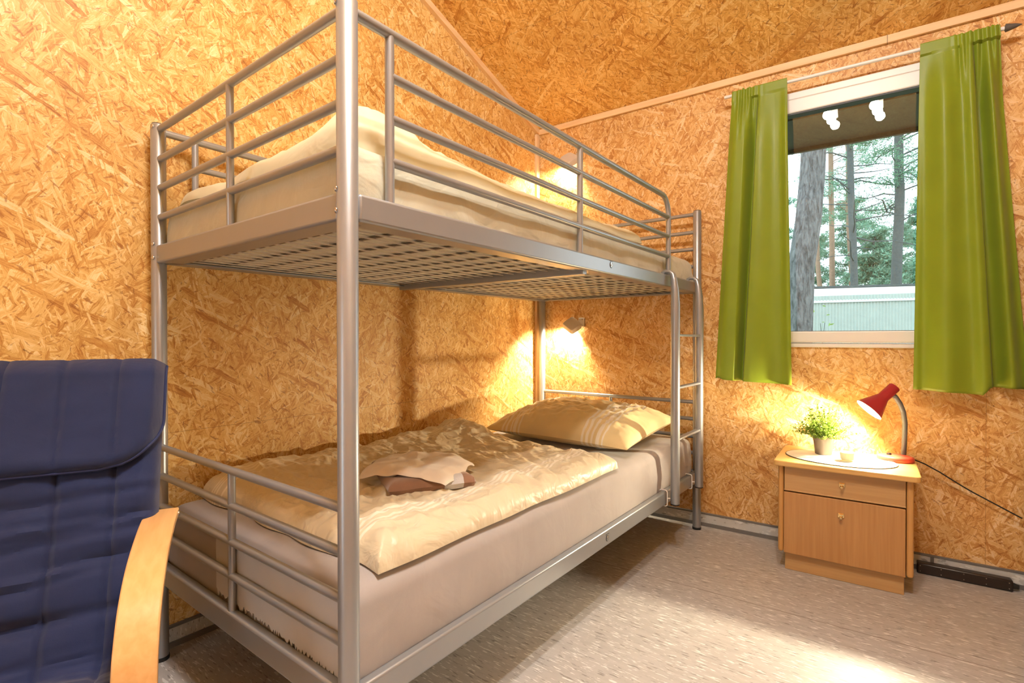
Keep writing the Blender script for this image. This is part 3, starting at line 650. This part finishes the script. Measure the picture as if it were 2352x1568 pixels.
cush = obj('cushion', mb, M['navy'], ch)
# padded headrest flap folded over the front
def flap_xy(u, v):
    y = (-1+2*u)
    hw = .287; Hh = .242; rc = .115
    # rounded lower corners: pull the rim in
    d = v*Hh; wy = hw
    if d > Hh-rc: wy = hw-rc+sqrt(max(0, rc*rc-(d-(Hh-rc))**2))
    return y*wy, d
def flap(u, v, off):
    y, d = flap_xy(u, v); t = d/PL
    e = min(1, (1-abs(2*u-1))*6)*1.0; e2 = min(1, (1-v)*9); pr = sqrt(max(0, 1-(1-min(e, 1))**2))*sqrt(max(0, 1-(1-e2)**2))
    g = sum(exp(-((y-s_)/.006)**2) for s_ in SEAM)
    base = .036*min(1, (HWC+.012-abs(y))/.03)
    h = base+.010+(.026*pr-.006*g*pr+.004*fn3((y*6, d*9, 7), 1, 3)*pr if off else 0)
    top_round = Vector((-.03*max(0, 1-d/.03)**2, 0, .006*max(0, 1-d/.04)))
    return prof_at(t)+Vector((0, y, 0))+prof_n(t)*h+(top_round if off else top_round*.6)
mb = MB(); mb.shell(lambda u, v: flap(u, v, 1), lambda u, v: flap(u, v, 0), 100, 50); mb.f = [list(reversed(q)) for q in mb.f]
hf = obj('headrest_flap', mb, M['navy'], cush, label='padded navy flap folded over cushion top')
pth = [flap(0, v/30, 0)+prof_n(.1)*.006 for v in range(31)]+[flap(u/40, 1, 0)+prof_n(.15)*.006 for u in range(1, 41)]+[flap(1, 1-v/30, 0)+prof_n(.1)*.006 for v in range(1, 31)]
mb = MB(); mb.tube(pth, .0035, 8); obj('piping', mb, M['navy_pipe'], hf)
def strip(mb, path, y0, y1, th):
    path = [Vector((x, 0, z)) for x, z in path]; N = len(path); V = []; F = []
    for i in range(N):
        d = (path[min(N-1, i+1)]-path[max(0, i-1)]).normalized(); n_ = Vector((-d.z, 0, d.x))
        for yy, o_ in ((y0, -.5), (y1, -.5), (y1, .5), (y0, .5)): V.append(path[i]+n_*th*o_+Vector((0, yy, 0)))
    for i in range(N-1):
        for k in range(4): F.append((i*4+k, i*4+(k+1) % 4, (i+1)*4+(k+1) % 4, (i+1)*4+k))
    F.append((3, 2, 1, 0)); F.append((N*4-4, N*4-3, N*4-2, N*4-1)); return mb.add(V, F)
def smoothpath(P, n=8):
    P = [Vector((a, b, 0)) for a, b in P]; out = []
    for i in range(len(P)-1):
        a, b, c, d = P[max(0, i-1)], P[i], P[i+1], P[min(len(P)-1, i+2)]
        for k in range(n):
            f = k/n; q = .5*((2*b)+(c-a)*f+(2*a-5*b+4*c-d)*f*f+(3*b-a-3*c+d)*f**3); out.append((q.x, q.y))
    out.append((P[-1].x, P[-1].y)); return out
arm = smoothpath([(.112, .574), (.222, .571), (.35, .547), (.429, .510), (.475, .463), (.500, .410), (.515, .30), (.515, .16), (.505, .06), (.47, .015), (.40, .009), (.15, .009), (-.12, .009)])
for sgn in (1, -1):
    mb = MB(); ya, yb = (.255, .320) if sgn > 0 else (-.320, -.255)
    strip(mb, arm, ya, yb, .017)
    a_ = obj('arm', mb, M['birch'], ch, bevel=.003)
    mb = MB(); mb.lathe([(.007, 0), (.007, .002), (.004, .004)], (.135, .320*sgn, .573), 14, (0, sgn, 0)); obj('bolt', mb, M['screw'], a_)
    bf = smoothpath([(-.062, .85), (-.03, .77), (.005, .68), (.045, .57), (.08, .47), (.12, .36), (.14, .24), (.10, .10), (.02, .02)])
    mb = MB(); strip(mb, bf, .205*sgn-.02, .205*sgn+.02, .016); obj('back_frame', mb, M['birch'], ch, bevel=.002)
for (x, z) in ((-.055, .80), (.025, .585), (.50, .275), (.10, .03)):
    mb = MB(); mb.obox((x, 0, z-.02), (.009, 0, 0), (0, .25, 0), (0, 0, .02)); obj('cross_rail', mb, M['birch'], ch, bevel=.002)

# ------------------------------------------------------------------ nightstand and what stands on it
NS0, NT0 = 1.594, .19
ns = thing('nightstand', 'low oak nightstand with drawer and door under the window', 'nightstand', WP(NS0, NT0, 0), TH)
def nb(name, s0, s1, t0, t1, z0, z1, mt, parent=None, bevel=.002, **k):
    mb = MB(); mb.box((s0-NS0, NT0-t1, z0), (s1-NS0, NT0-t0, z1)); return obj(name, mb, M[mt], parent or ns, smooth=False, bevel=bevel, **k)
nb('plinth', 1.389, 1.793, .04, .327, 0, .078, 'oak_drawer')
nb('carcass', 1.390, 1.795, .035, .334, .078, .446, 'oak_dark')
for s0, s1 in ((1.3655, 1.3860), (1.7985, 1.8205)):
    nb('side_panel', s0, s1, .03, .356, .080, .446, 'oak_side', bevel=.009, seg=4)
# top with rounded corners
mb = MB(); poly = []; a, b, r = .2455, .190, .02
for cx, cy, a0 in ((a-r, b-r, 0), (-a+r, b-r, 90), (-a+r, -b+r, 180), (a-r, -b+r, 270)):
    for k in range(7): an = radians(a0+k*15); poly.append((cx+r*cos(an)+.002, cy+r*sin(an)-.0045, .446))
mb.prism(poly, (0, 0, .022)); obj('top', mb, M['oak_top'], ns, smooth=False, bevel=.004)
dr = nb('drawer', 1.3885, 1.7965, .330, .350, .3395, .4445, 'oak_drawer')
mb = MB(); mb.tube([(1.3885-NS0, NT0-.350, .343), (1.7965-NS0, NT0-.350, .343)], .0035, 8); obj('bead', mb, M['oak_drawer'], dr)
dd = nb('door', 1.3865, 1.7965, .330, .352, .077, .3345, 'oak_door', bevel=.003)
for pr_, s_, z_ in ((dr, 1.593, .392), (dd, 1.591, .270)):
    mb = MB(); x, y = s_-NS0, NT0-.352
    mb.box((x-.0105, y-.004, z_-.006), (x+.0105, y, z_+.012)); kb = obj('knob', mb, M['brass'], pr_, smooth=False, bevel=.001, label='brass knob on square plate')
    mb = MB(); mb.lathe([(.003, 0), (.003, .008), (.0055, .011), (.0065, .015), (.005, .019), (.001, .020)], (x, y-.002, z_-.001), 16, (0, -1, -.15)); mb.box((x-.008, y-.012, z_+.002), (x+.008, y-.003, z_+.009)); obj('grip', mb, M['brass'], kb)
ZT = .468
# oval mat
mb = MB(); pm = WP(1.577, .205, ZT); mb.lathe([(.001, 0), (1.0, 0), (1.0, .003), (.975, .0036), (.001, .0036)], (0, 0, 0), 72)
for p_ in mb.v: p_.x *= .200; p_.y *= .146
pl = thing('placemat', 'oval white woven mat on the nightstand', 'placemat', pm, TH-.06)
obj('weave', mb, M['mat'], pl)
mb = MB(); mb.tube([(.2005*cos(a), .1465*sin(a), .0018) for a in [2*pi*k/72 for k in range(73)]], .0018, 6, False); obj('binding', mb, M['mat_edge'], pl, label='dark binding round the mat')
ZM = ZT+.0037
# potted plant
pp = thing('potted_plant', 'small bushy green plant in a taupe pot on the nightstand', 'plant', WP(1.517, .15, ZM))
mb = MB(); mb.lathe([(.031, 0), (.033, .002), (.039, .058), (.0405, .060), (.043, .082), (.0415, .083), (.038, .062), (.036, .058)], n=36, cap=False); mb.lathe([(.001, 0), (.031, 0)], n=36, cap=False); obj('pot', mb, M['pot'], pp)
mb = MB(); mb.lathe([(.001, .070), (.0395, .068)], n=24, cap=False); obj('soil', mb, M['soil'], pp)
rnd = random.Random(5); mb = MB(); mbs = MB()
for i in range(230):
    an = rnd.random()*2*pi; el = rnd.uniform(-.1, 1.45); ln = rnd.uniform(.075, .132)
    d = Vector((cos(an)*cos(el), sin(an)*cos(el), sin(el))); p0 = Vector((cos(an)*.02*rnd.random(), sin(an)*.02*rnd.random(), .072)); side = Vector((rnd.uniform(-1, 1), rnd.uniform(-1, 1), rnd.uniform(-1, 1)))
    pts = [p0+d*ln*k/4+side*.010*(k/4)**2+Vector((0, 0, .018*(k/4))) for k in range(5)]
    mbs.tube(pts, [.0009, .0008, .0007, .0006, .0004], 3)
    for k in range(13):
        f = .3+.7*rnd.random(); q = p0+d*ln*f+side*.010*f*f+Vector((0, 0, .018*f)); n_ = Vector((rnd.gauss(0, 1), rnd.gauss(0, 1), rnd.gauss(0, .8)+.3)).normalized(); l_ = rnd.uniform(.006, .013); w_ = l_*.32
        sd = n_.cross(Vector((rnd.random(), rnd.random(), rnd.random()))).normalized(); nn = n_.cross(sd)*.15*l_
        mb.add([q, q+n_*l_*.5+sd*w_+nn, q+n_*l_, q+n_*l_*.5-sd*w_+nn], [(0, 1, 2, 3)])
fo = obj('foliage', mb, M['leaf'], pp, smooth=False); obj('stems', mbs, M['leaf'], fo)
# candle in a glass
cg = thing('candle', 'cream candle in a small ribbed glass beside the plant', 'candle', WP(1.607, .243, ZM))
mb = MB(); mb.lathe([(.0245, .0), (.0255, .003), (.028, .052), (.0268, .052), (.0245, .006), (.001, .005)], n=40, cap=False); mb.lathe([(.001, 0), (.0245, 0)], n=40, cap=False)
obj('glass', mb, M['glass'], cg, label='clear ribbed glass')
mb = MB(); mb.lathe([(.0235, .006), (.0252, .036), (.023, .037), (.001, .036)], n=40)
for i, p_ in enumerate(mb.v): 
    k = i % 40; p_.x *= 1+.02*(k % 2); p_.y *= 1+.02*(k % 2)
obj('wax', mb, M['wax'], cg); mb = MB(); mb.tube([(0, 0, .036), (.001, 0, .043)], .0008, 6); obj('wick', mb, M['black'], cg)
# desk lamp
LB = WP(1.772, .110, ZT)
dl = thing('desk_lamp', 'lit red desk lamp with grey gooseneck on the nightstand', 'lamp', LB, TH)
def dlp(s, t, z): return Vector((s-1.772, .110-t, z-ZT))
mb = MB(); mb.lathe([(.060, 0), (.064, .004), (.064, .016), (.060, .021), (.052, .023), (.001, .024)], n=44)
for p_ in mb.v: p_.y *= .78
obj('base', mb, M['lampred_base'], dl, label='coral red base')
mb = MB(); mb.lathe([(.009, .022), (.009, .028), (.007, .031), (.001, .031)], (-.022, .0, 0), 18); obj('switch', mb, M['blackp'], dl, label='dark switch button')
stem = [dlp(*p_) for p_ in ((1.800, .072, .490), (1.802, .072, .53), (1.8035, .074, .58), (1.804, .078, .625), (1.798, .086, .672), (1.786, .096, .708), (1.770, .105, .735), (1.758, .110, .748))]
P2 = []
for i in range(len(stem)-1):
    for k in range(14): P2.append(stem[i].lerp(stem[i+1], k/14))
P2.append(stem[-1])
mb = MB(); mb.tube(P2, [.0092+.0009*(i % 2) for i in range(len(P2))], 14); obj('gooseneck', mb, M['grey'], dl, label='grey ribbed gooseneck')
c0 = dlp(1.770, .104, .777); c1 = dlp(1.680, .146, .677); ax = (c1-c0).normalized(); LL = (c1-c0).length
mb = MB(); mb.lathe([(.001, 0), (.019, 0), (.0225, .004), (.0225, .066), (.025, .071), (.056, LL), (.0545, LL), (.0235, .073), (.0205, .066), (.0205, .006), (.001, .005)], c0, 44, ax, cap=False)
shd = obj('shade', mb, M['lampred'], dl, label='dark red metal shade')
mb = MB(); mb.lathe([(.0195, .03), (.0202, .066), (.0230, .0735), (.0540, LL-.001)], c0, 44, ax, cap=False); obj('shade_lining', mb, M['lampin'], shd, label='white lining')
mb = MB(); bc = c0+ax*(LL-.040); mb.lathe([(.001, -.026), (.010, -.022), (.017, -.010), (.019, 0), (.017, .010), (.010, .017), (.001, .019)], bc, 24, ax, cap=False); obj('bulb', mb, M['bulb'], dl, label='glowing bulb')
ld = bpy.data.lights.new('desk_bulb_light', 'SPOT'); ld.energy = P_DESK; ld.color = WARM; ld.shadow_soft_size = .018; ld.spot_size = radians(174); ld.spot_blend = .9
lo = bpy.data.objects.new('desk_bulb_light', ld); COL.objects.link(lo); lo.location = ROOTM[dl.name] @ (c0+ax*(LL-.012)); lo.rotation_euler = (Matrix.Rotation(TH, 3, 'Z') @ ax).to_track_quat('-Z', 'Y').to_euler()
cord = [dlp(1.836, .085, .476), dlp(1.87, .055, .458), dlp(1.92, .04, .428), dlp(1.979, .034, .388), dlp(2.02, .03, .362), dlp(2.08, .03, .330), dlp(2.168, .03, .283)]
mb = MB(); mb.tube(cord, .0026, 8); obj('power_cord', mb, M['black'], dl, label='thin black cord to the right')
# power strip on the floor
ps = thing('power_strip', 'flat black power strip on the floor right of the nightstand', 'power strip', WP(2.0, .042, 0), TH)
mb = MB(); mb.box((-.153, -.020, 0), (.140, .022, .044)); obj('housing', mb, M['blackp'], ps, bevel=.006)
for x in (-.142, -.075, -.005, .062, .128):
    for z in (.012, .034): mb = MB(); mb.lathe([(.0022, 0), (.0016, .0012), (.0003, .0014)], (x, -.020, z), 10, (0, -1, 0)); obj('screw', mb, M['screw'], ps)
mb = MB(); mb.tube([(.138, 0, .020), (.158, 0, .018)], [.013, .009], 12); obj('cable_gland', mb, M['black'], ps)

# ------------------------------------------------------------------ curtains
rod = thing('curtain_rod', 'white curtain rod with pointed grey ends above the window', 'curtain rod', WP(1.61, .075, 2.17), TH)
def rp_(s, t, z): return WP(s, t, z)
mb = MB(); mb.tube([rp_(1.098, .075, 2.172), rp_(2.104, .075, 2.167)], .0075, 16); obj('rod', mb, M['white'], rod, world=True)
mb = MB(); mb.lathe([(.0075, 0), (.015, .004), (.013, .014), (.007, .036), (.001, .050)], rp_(2.102, .075, 2.167), 18, EX); obj('finial', mb, M['grey'], rod, world=True, label='pointed grey finial')
mb = MB(); mb.lathe([(.008, 0), (.0085, .010), (.006, .014), (.001, .015)], rp_(1.099, .075, 2.172), 16, -EX); obj('finial', mb, M['white'], rod, world=True, label='small white end cap')
for s in (1.135, 2.07):
    mb = MB(); mb.tube([rp_(s, 0, 2.160), rp_(s, .06, 2.160), rp_(s, .075, 2.163)], .005, 10); mb.lathe([(.014, 0), (.014, .004), (.001, .005)], rp_(s, 0, 2.16), 16, EN); obj('bracket', mb, M['white'], rod, world=True)
def curtain(name, label, topS, botS, foldf, ztop, zbot, seed, gath):
    """foldf(u, f) -> depth of the hanging folds; gath(u) -> how tightly the pocket is ruched on the rod"""
    mb = MB(); nu, nv = 220, 130; Zr = 2.170
    def fn(u, v):
        f = v**1.25; z = ztop+(zbot(u)-ztop)*f
        g = f; s = topS(u)*(1-g)+botS(u)*g
        hang = min(1, f/.22); hang = hang*hang*(3-2*hang); G = gath(u)
        t = .080+foldf(u, f)*(.12+.88*hang)
        ru = G*(.5+.5*noise.noise(Vector((u*9, 1, seed))))
        t += .014*ru*sin(u*62+2*noise.noise(Vector((u*5, 0, seed))))*max(0, 1-f/.20)**1.5
        z += .010*G*noise.noise(Vector((u*26, 0, seed)))*max(0, 1-f/.025)
        t += .003*noise.noise(Vector((u*4, f*5, seed+4)))*min(1, f*3)
        if abs(z-Zr) < .034: t = max(t, .088+.004*sin(u*62)*G)       # the pocket runs in front of the rod
        return WP(s, t, z)
    mb.grid(fn, nu, nv)
    o = obj(name, mb, M['curtain'])
    md = o.modifiers.new('solid', 'SOLIDIFY'); md.thickness = .0012
    return tag(o, label, 'curtain')
def bump_(u, c, w_): return exp(-((u-c)/w_)**2)
def sm(u, a, b): 
    x = max(0, min(1, (u-a)/(b-a))); return x*x*(3-2*x)
def foldL(u, f):
    w0 = .27-.02*f; w1 = .46-.12*f                       # front strip, return running back, flat panel lapping over it
    return .034*(1-sm(u, w0, w1))-.030*sm(u, w0, w1)+.066*sm(u, w1, w1+.06)-.020*sm(u, w1+.10, .8)+.016*bump_(u, .97, .06)-.022*bump_(u, 0, .07)
def foldR(u, f):
    e = .66+.02*f
    return .018*sm(u, 0, .30)-.008+.028*bump_(u, .30, .14)+.018*bump_(u, e-.06, .06)-.070*sm(u, e-.01, e+.035)+.044*bump_(u, .86, .07)+.014*bump_(u, .02, .05)*f
def gL(u): return bump_(u, .25, .20)
def gR(u): return sm(u, .35, .6)
curtain('curtain', 'green curtain left of the window, next to the bunk bed', lambda u: 1.124+.239*u, lambda u: 1.050+.338*u, foldL, 2.186, lambda u: .776-.012*u+.008*bump_(u, .05, .05), 1, gL)
curtain('curtain', 'green curtain right of the window, at the picture edge', lambda u: 1.848+.241*u, lambda u: 1.831+.355*u, foldR, 2.184, lambda u: .768-.016*u+(.030 if u > .66 else .030*max(0, (u-.60)/.06)), 2, gR)

# ------------------------------------------------------------------ reading lamps
def readlamp(label, s, z, power=1.0):
    L0 = WP(s, 0, z)
    r = thing('wall_lamp', label, 'lamp', L0, TH, 'beige reading lamps in the bed corner')
    # local frame: x along wall, -y into the room
    mb = MB(); mb.box((.018, -.012, -.016), (.058, 0, .040)); wp = obj('wall_plate', mb, M['beige'], r, bevel=.005)
    mb = MB(); mb.lathe([(.0025, 0), (.0015, .001), (.0002, .0012)], (.045, -.012, .030), 10, (0, -1, 0)); obj('screw', mb, M['hole'], wp, label='dark screw hole')
    n_ = Vector((.26, -.72, .66)).normalized(); e1 = Vector((.75, -.1, -.55)); e1 = (e1-n_*e1.dot(n_)).normalized(); e2 = n_.cross(e1)
    c = Vector((.0, -.058, .006)); h1, h2, rr = .046, .042, .016; D = .034
    def rsq(k, off): 
        out = []
        for cx, cy, a0 in ((h1-rr, h2-rr, 0), (-h1+rr, h2-rr, 90), (-h1+rr, -h2+rr, 180), (h1-rr, -h2+rr, 270)):
            for q in range(6):
                an = radians(a0+q*18); out.append(c+e1*(cx+rr*cos(an))*k+e2*(cy+rr*sin(an))*k+n_*off)
        return out
    rings = [rsq(.001, 0), rsq(.93, 0), rsq(1, -.004), rsq(1, -D), rsq(.95, -D), rsq(.95, -.006), rsq(.001, -.006)]
    N = len(rings[0]); mb = MB(); V = [p for q in rings for p in q]; F = [(i*N+k, i*N+(k+1) % N, (i+1)*N+(k+1) % N, (i+1)*N+k) for i in range(len(rings)-1) for k in range(N)]
    mb.add(V, F); obj('shade', mb, M['beige'], r, label='beige box shade tilted to the wall')
    mb = MB(); mb.tube([(.038, -.010, .0), (.02, -.03, .0), c-n_*.010], .006, 8); obj('arm', mb, M['beige'], r)
    mb = MB(); mb.lathe([(.001, -.012), (.010, -.010), (.014, 0), (.010, .010), (.001, .012)], c-n_*.022, 16, n_, cap=False); obj('bulb', mb, M['readbulb'], r, label='glowing bulb')
    ld = bpy.data.lights.new('reading_bulb_light', 'SPOT'); ld.energy = P_READ*power; ld.color = WARM; ld.shadow_soft_size = .014; ld.spot_size = radians(132); ld.spot_blend = .55
    lo = bpy.data.objects.new('reading_bulb_light', ld); COL.objects.link(lo); lo.location = ROOTM[r.name] @ (c-n_*.0365+Vector((-.004, 0, -.003))); lo.rotation_euler = (Matrix.Rotation(TH, 3, 'Z') @ Vector((-.42, .10, -.90))).to_track_quat('-Z', 'Y').to_euler()
    return r
readlamp('beige reading lamp lit on the wall over the lower bunk pillow', .222, 1.062)
readlamp('beige reading lamp lit on the wall behind the upper bunk guard rail', .205, 2.055, .45)

# ------------------------------------------------------------------ ceiling lamps (behind the camera, mirrored in the pane)
def ceil_lamp(label, s, t):
    zc = ceil(t); r = thing('ceiling_lamp', label, 'lamp', WP(s, t, zc), TH-pi/2+.14, 'three-armed ceiling lamps')
    mb = MB(); mb.lathe([(.05, -.03), (.05, 0.02)], n=28); mb.tube([(0, 0, -.02), (0, 0, -.10)], .008, 10); mb.box((-.16, -.012, -.115), (.16, .012, -.10)); obj('holder', mb, M['metal'], r)
    for k, x in enumerate((-.14, 0, .14)):
        mb = MB(); mb.tube([(x, 0, -.115), (x, 0, -.135), (x+.012, 0, -.215)], [.016, .024, .025], 20); g_ = obj('glass_shade', mb, M['spotglass'], r, label='glowing frosted glass')
        ld = bpy.data.lights.new('ceiling_bulb_light', 'POINT'); ld.energy = P_CEIL; ld.color = CEILC; ld.shadow_soft_size = .035
        lo = bpy.data.objects.new('ceiling_bulb_light', ld); COL.objects.link(lo); lo.location = ROOTM[r.name] @ Vector((x+.025, 0, -.275))
    ld = bpy.data.lights.new('ceiling_beam_light', 'SPOT'); ld.energy = P_SPOT; ld.color = CEILC; ld.shadow_soft_size = .05; ld.spot_size = radians(70); ld.spot_blend = .6
    lo = bpy.data.objects.new('ceiling_beam_light', ld); COL.objects.link(lo); lo.location = ROOTM[r.name] @ Vector((0, 0, -.28))
    return r
ceil_lamp('ceiling lamp with three glowing glass shades, left one mirrored in the pane', 1.40, 2.35)
ceil_lamp('ceiling lamp with three glowing glass shades, right one mirrored in the pane', 1.72, 2.35)

# ------------------------------------------------------------------ outside
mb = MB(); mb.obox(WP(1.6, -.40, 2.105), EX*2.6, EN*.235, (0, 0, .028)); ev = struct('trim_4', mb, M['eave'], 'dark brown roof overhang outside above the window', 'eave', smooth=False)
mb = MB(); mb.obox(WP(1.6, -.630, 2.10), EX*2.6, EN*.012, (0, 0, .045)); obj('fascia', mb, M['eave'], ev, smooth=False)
mb = MB(); mb.grid(lambda u, v: (-25+50*u, .6+45*v, -.35+.25*fn3((u*9, v*9, 0), 1, 2)+1.6*max(0, v-.5)), 50, 50); struct('ground', mb, M['grass'], 'mossy ground of the pine wood outside', 'ground')
# corrugated shed
sd = thing('shed', 'pale corrugated metal shed outside behind the big pine', 'shed', (1.2, 9.5, -.3))
d_ = Vector((1.644, 1.259, 0)).normalized(); nrm = Vector((d_.y, -d_.x, 0)); o0 = Vector((-1.6, 7.31, 0)); LEN = 7.5
def corr(u, v):
    p = o0+d_*LEN*u; tilt = .02*LEN*u
    return p+nrm*(.010*sin(2*pi*LEN*u/.062))+Vector((0, 0, -.4+(2.10+tilt*1.6)*v))
mb = MB(); mb.grid(corr, 960, 2); obj('wall_sheet', mb, M['tin'], sd, world=True)
zc_ = 1.56
mb = MB()
P0 = o0+nrm*.03; P1 = o0+d_*LEN+nrm*.03; rise = .30
mb.prism([P0+Vector((0, 0, zc_+.03)), P1+Vector((0, 0, zc_+.24)), P1+Vector((0, 0, zc_+.52))-nrm*.25, P0+Vector((0, 0, zc_+.31))-nrm*.25], (0, 0, -.015)); obj('roof_edge', mb, M['tin_cap'], sd, world=True, smooth=False)
mb = MB(); mb.prism([P0+Vector((0, 0, zc_+.32))-nrm*.25, P1+Vector((0, 0, zc_+.53))-nrm*.25, P1+Vector((0, 0, zc_+.57))-nrm*.25, P0+Vector((0, 0, zc_+.36))-nrm*.25], -nrm*1.6); obj('roof', mb, M['bark_d'], sd, world=True, smooth=False, label='dark roof edge')

def needle_tuft(mb, c, r, n, rnd, ln, wd, flat=.6):
    for _ in range(n):
        d = Vector((rnd.gauss(0, 1), rnd.gauss(0, 1), rnd.gauss(0, flat))); d = d*(r*rnd.random()**.5/max(1e-6, d.length)); q = c+d
        n_ = Vector((rnd.gauss(0, 1), rnd.gauss(0, 1), rnd.gauss(.2, .7))).normalized(); sd_ = n_.cross(Vector((rnd.random()-.5, rnd.random()-.5, rnd.random()-.5))).normalized()
        l_ = ln*rnd.uniform(.6, 1.3); w2 = wd*rnd.uniform(.6, 1.3)
        mb.add([q-sd_*w2, q+sd_*w2, q+n_*l_], [(0, 1, 2)])
def pine(label, base, top, r0, r1, bark, needle, seed, crown0, nb_, blen, tufts, nn, dead=0, group=None, ln=.10, wd=.012, droop=.1, name='pine_tree'):
    rnd = random.Random(seed); base = Vector(base); top = Vector(top)
    t_ = thing(name, label, 'tree', base, 0, group)
    N = 14; pts = [base.lerp(top, k/N)+Vector((noise.noise(Vector((k*.4, seed, 0))), noise.noise(Vector((k*.4, seed, 5))), 0))*r0*.5*min(1, k/3) for k in range(N+1)]
    mb = MB(); mb.tube(pts, [r0+(r1-r0)*k/N for k in range(N+1)], 14); obj('trunk', mb, M[bark], t_, world=True)
    mbb = MB(); mbf = MB(); H = (top-base).length
    for i in range(nb_):
        f = crown0+(1-crown0)*((i+rnd.random())/nb_); k = min(N-1, int(f*N)); p = pts[k].lerp(pts[k+1], f*N-k)
        an = rnd.random()*2*pi; L_ = blen*rnd.uniform(.5, 1.1)*(1.15-.75*f); d = Vector((cos(an), sin(an), rnd.uniform(-.1, .45)))
        bp_ = [p+d*L_*q/4+Vector((0, 0, -droop*L_*(q/4)**2+.05*rnd.uniform(-1, 1)*L_*(q > 0)))+Vector((-d.y, d.x, 0))*L_*.06*rnd.uniform(-1, 1)*(q > 0) for q in range(5)]
        rb = .012+.02*L_/3; mbb.tube(bp_, [rb, rb*.8, rb*.6, rb*.4, rb*.2], 5)
        if f > dead:
            for q in range(tufts):
                g = rnd.uniform(.25, 1.05); k2 = min(3, int(g*4)); c = bp_[k2].lerp(bp_[k2+1], g*4-k2)+Vector((rnd.gauss(0, 1), rnd.gauss(0, 1), rnd.gauss(0, .5)))*L_*.10
                needle_tuft(mbf, c, L_*.13+.06, nn, rnd, ln, wd)
    obj('branches', mbb, M[bark], t_, world=True)
    if mbf.v: obj('foliage', mbf, M[needle], t_, world=True, smooth=False)
    return t_
pine('thick leaning grey pine trunk close outside the window', (.735, 4.06, -.35), (1.19, 4.46, 7.2), .155, .10, 'bark', 'needle', 3, .86, 8, 2.0, 6, 20)
pine('tall dark pine with bare lower limbs right of the thick trunk', (.78, 14.1, -.3), (.44, 14.0, 10.5), .10, .06, 'bark_d', 'needle', 5, .30, 46, 2.0, 7, 34, dead=.55)
pine('broad green pine against the bright sky at the right of the pane', (1.52, 15.6, -.3), (1.75, 15.9, 10.5), .15, .09, 'bark_d', 'needle', 8, .42, 60, 3.0, 9, 40, dead=.45)
pine('slim reddish pine just right of the thick trunk', (-.42, 20.8, -.2), (-.62, 20.75, 13), .11, .07, 'bark_o', 'needle_haze', 12, .5, 40, 2.0, 6, 30, dead=.5)
pine('slim orange pine in front of the dark pine', (.16, 21.6, -.2), (-.18, 21.4, 13), .10, .06, 'bark_o', 'needle_haze', 14, .45, 40, 2.0, 6, 30, dead=.5)
pine('short tilted reddish pine low behind the thick trunk', (-.6, 19.6, -.2), (-1.05, 19.6, 8.5), .10, .05, 'bark_o', 'needle_haze', 17, .62, 18, 1.6, 6, 26)
GF = 'hazy pines at the far edge of the clearing'
for i, (x, y, h, r) in enumerate([(-3.4, 23, 8.4, 2.0), (-2.0, 25.5, 7.6, 2.2), (-.2, 26.5, 7.4, 2.3), (1.4, 27.5, 6.2, 2.2), (2.9, 26, 6.6, 2.1), (4.4, 26.5, 7.5, 2.2), (6.0, 27, 8.3, 2.2), (.8, 19.5, 4.7, 1.6), (2.3, 18.0, 5.2, 1.7), (3.7, 19.6, 6.6, 1.9), (-1.5, 22.0, 5.0, 1.5)]):
    where = ['leftmost, behind the shrub', 'left of the thick trunk', 'behind the reddish pine', 'between the two tall pines', 'under the bright gap of sky', 'right of the bright gap of sky', 'farthest right of the row', 'low, over the shed middle', 'low, over the shed right of centre', 'tall, over the shed right end', 'low, beside the thick trunk'][i]
    pine('hazy blue green young pine '+where, (x, y, -.2), (x+.1, y, h), .09, .03, 'bark_d', 'needle_haze', 30+i, .12, 64, r, 10, 26, group=GF, ln=.16, wd=.024)
def shrub(label, c, r, h, n, seed, stemn=9):
    rnd = random.Random(seed); t_ = thing('shrub', label, 'shrub', (c[0], c[1], -.35)); mbs = MB(); mbl = MB(); b0 = Vector((c[0], c[1], -.35))
    for i in range(stemn):
        tip = b0+Vector((rnd.uniform(-r, r), rnd.uniform(-r, r), h*rnd.uniform(.5, 1))); mid = b0.lerp(tip, .5)+Vector((rnd.uniform(-.1, .1), rnd.uniform(-.1, .1), 0)); mbs.tube([b0, mid, tip], [.015, .010, .004], 5)
        for k in range(n):
            f = rnd.uniform(.3, 1.05); q = (b0.lerp(mid, f*2) if f < .5 else mid.lerp(tip, f*2-1))+Vector((rnd.gauss(0, .12), rnd.gauss(0, .12), rnd.gauss(0, .12))); n_ = Vector((rnd.gauss(0, 1), rnd.gauss(0, 1), rnd.gauss(0, .6))).normalized(); sd_ = n_.cross(Vector((0, .3, 1))).normalized(); l_ = rnd.uniform(.05, .09)
            mbl.add([q, q+n_*l_*.5+sd_*l_*.35, q+n_*l_, q+n_*l_*.5-sd_*l_*.35], [(0, 1, 2, 3)])
    obj('stems', mbs, M['bark_d'], t_, world=True); obj('foliage', mbl, M['leaf_out'], t_, world=True, smooth=False)
shrub('fresh green leafy shrub left of the thick pine trunk', (-.15, 7.0), .45, 3.2, 150, 3, 12)
shrub('small green sapling between thick trunk and shed wall', (.62, 7.3), .16, 1.75, 26, 5, 5)
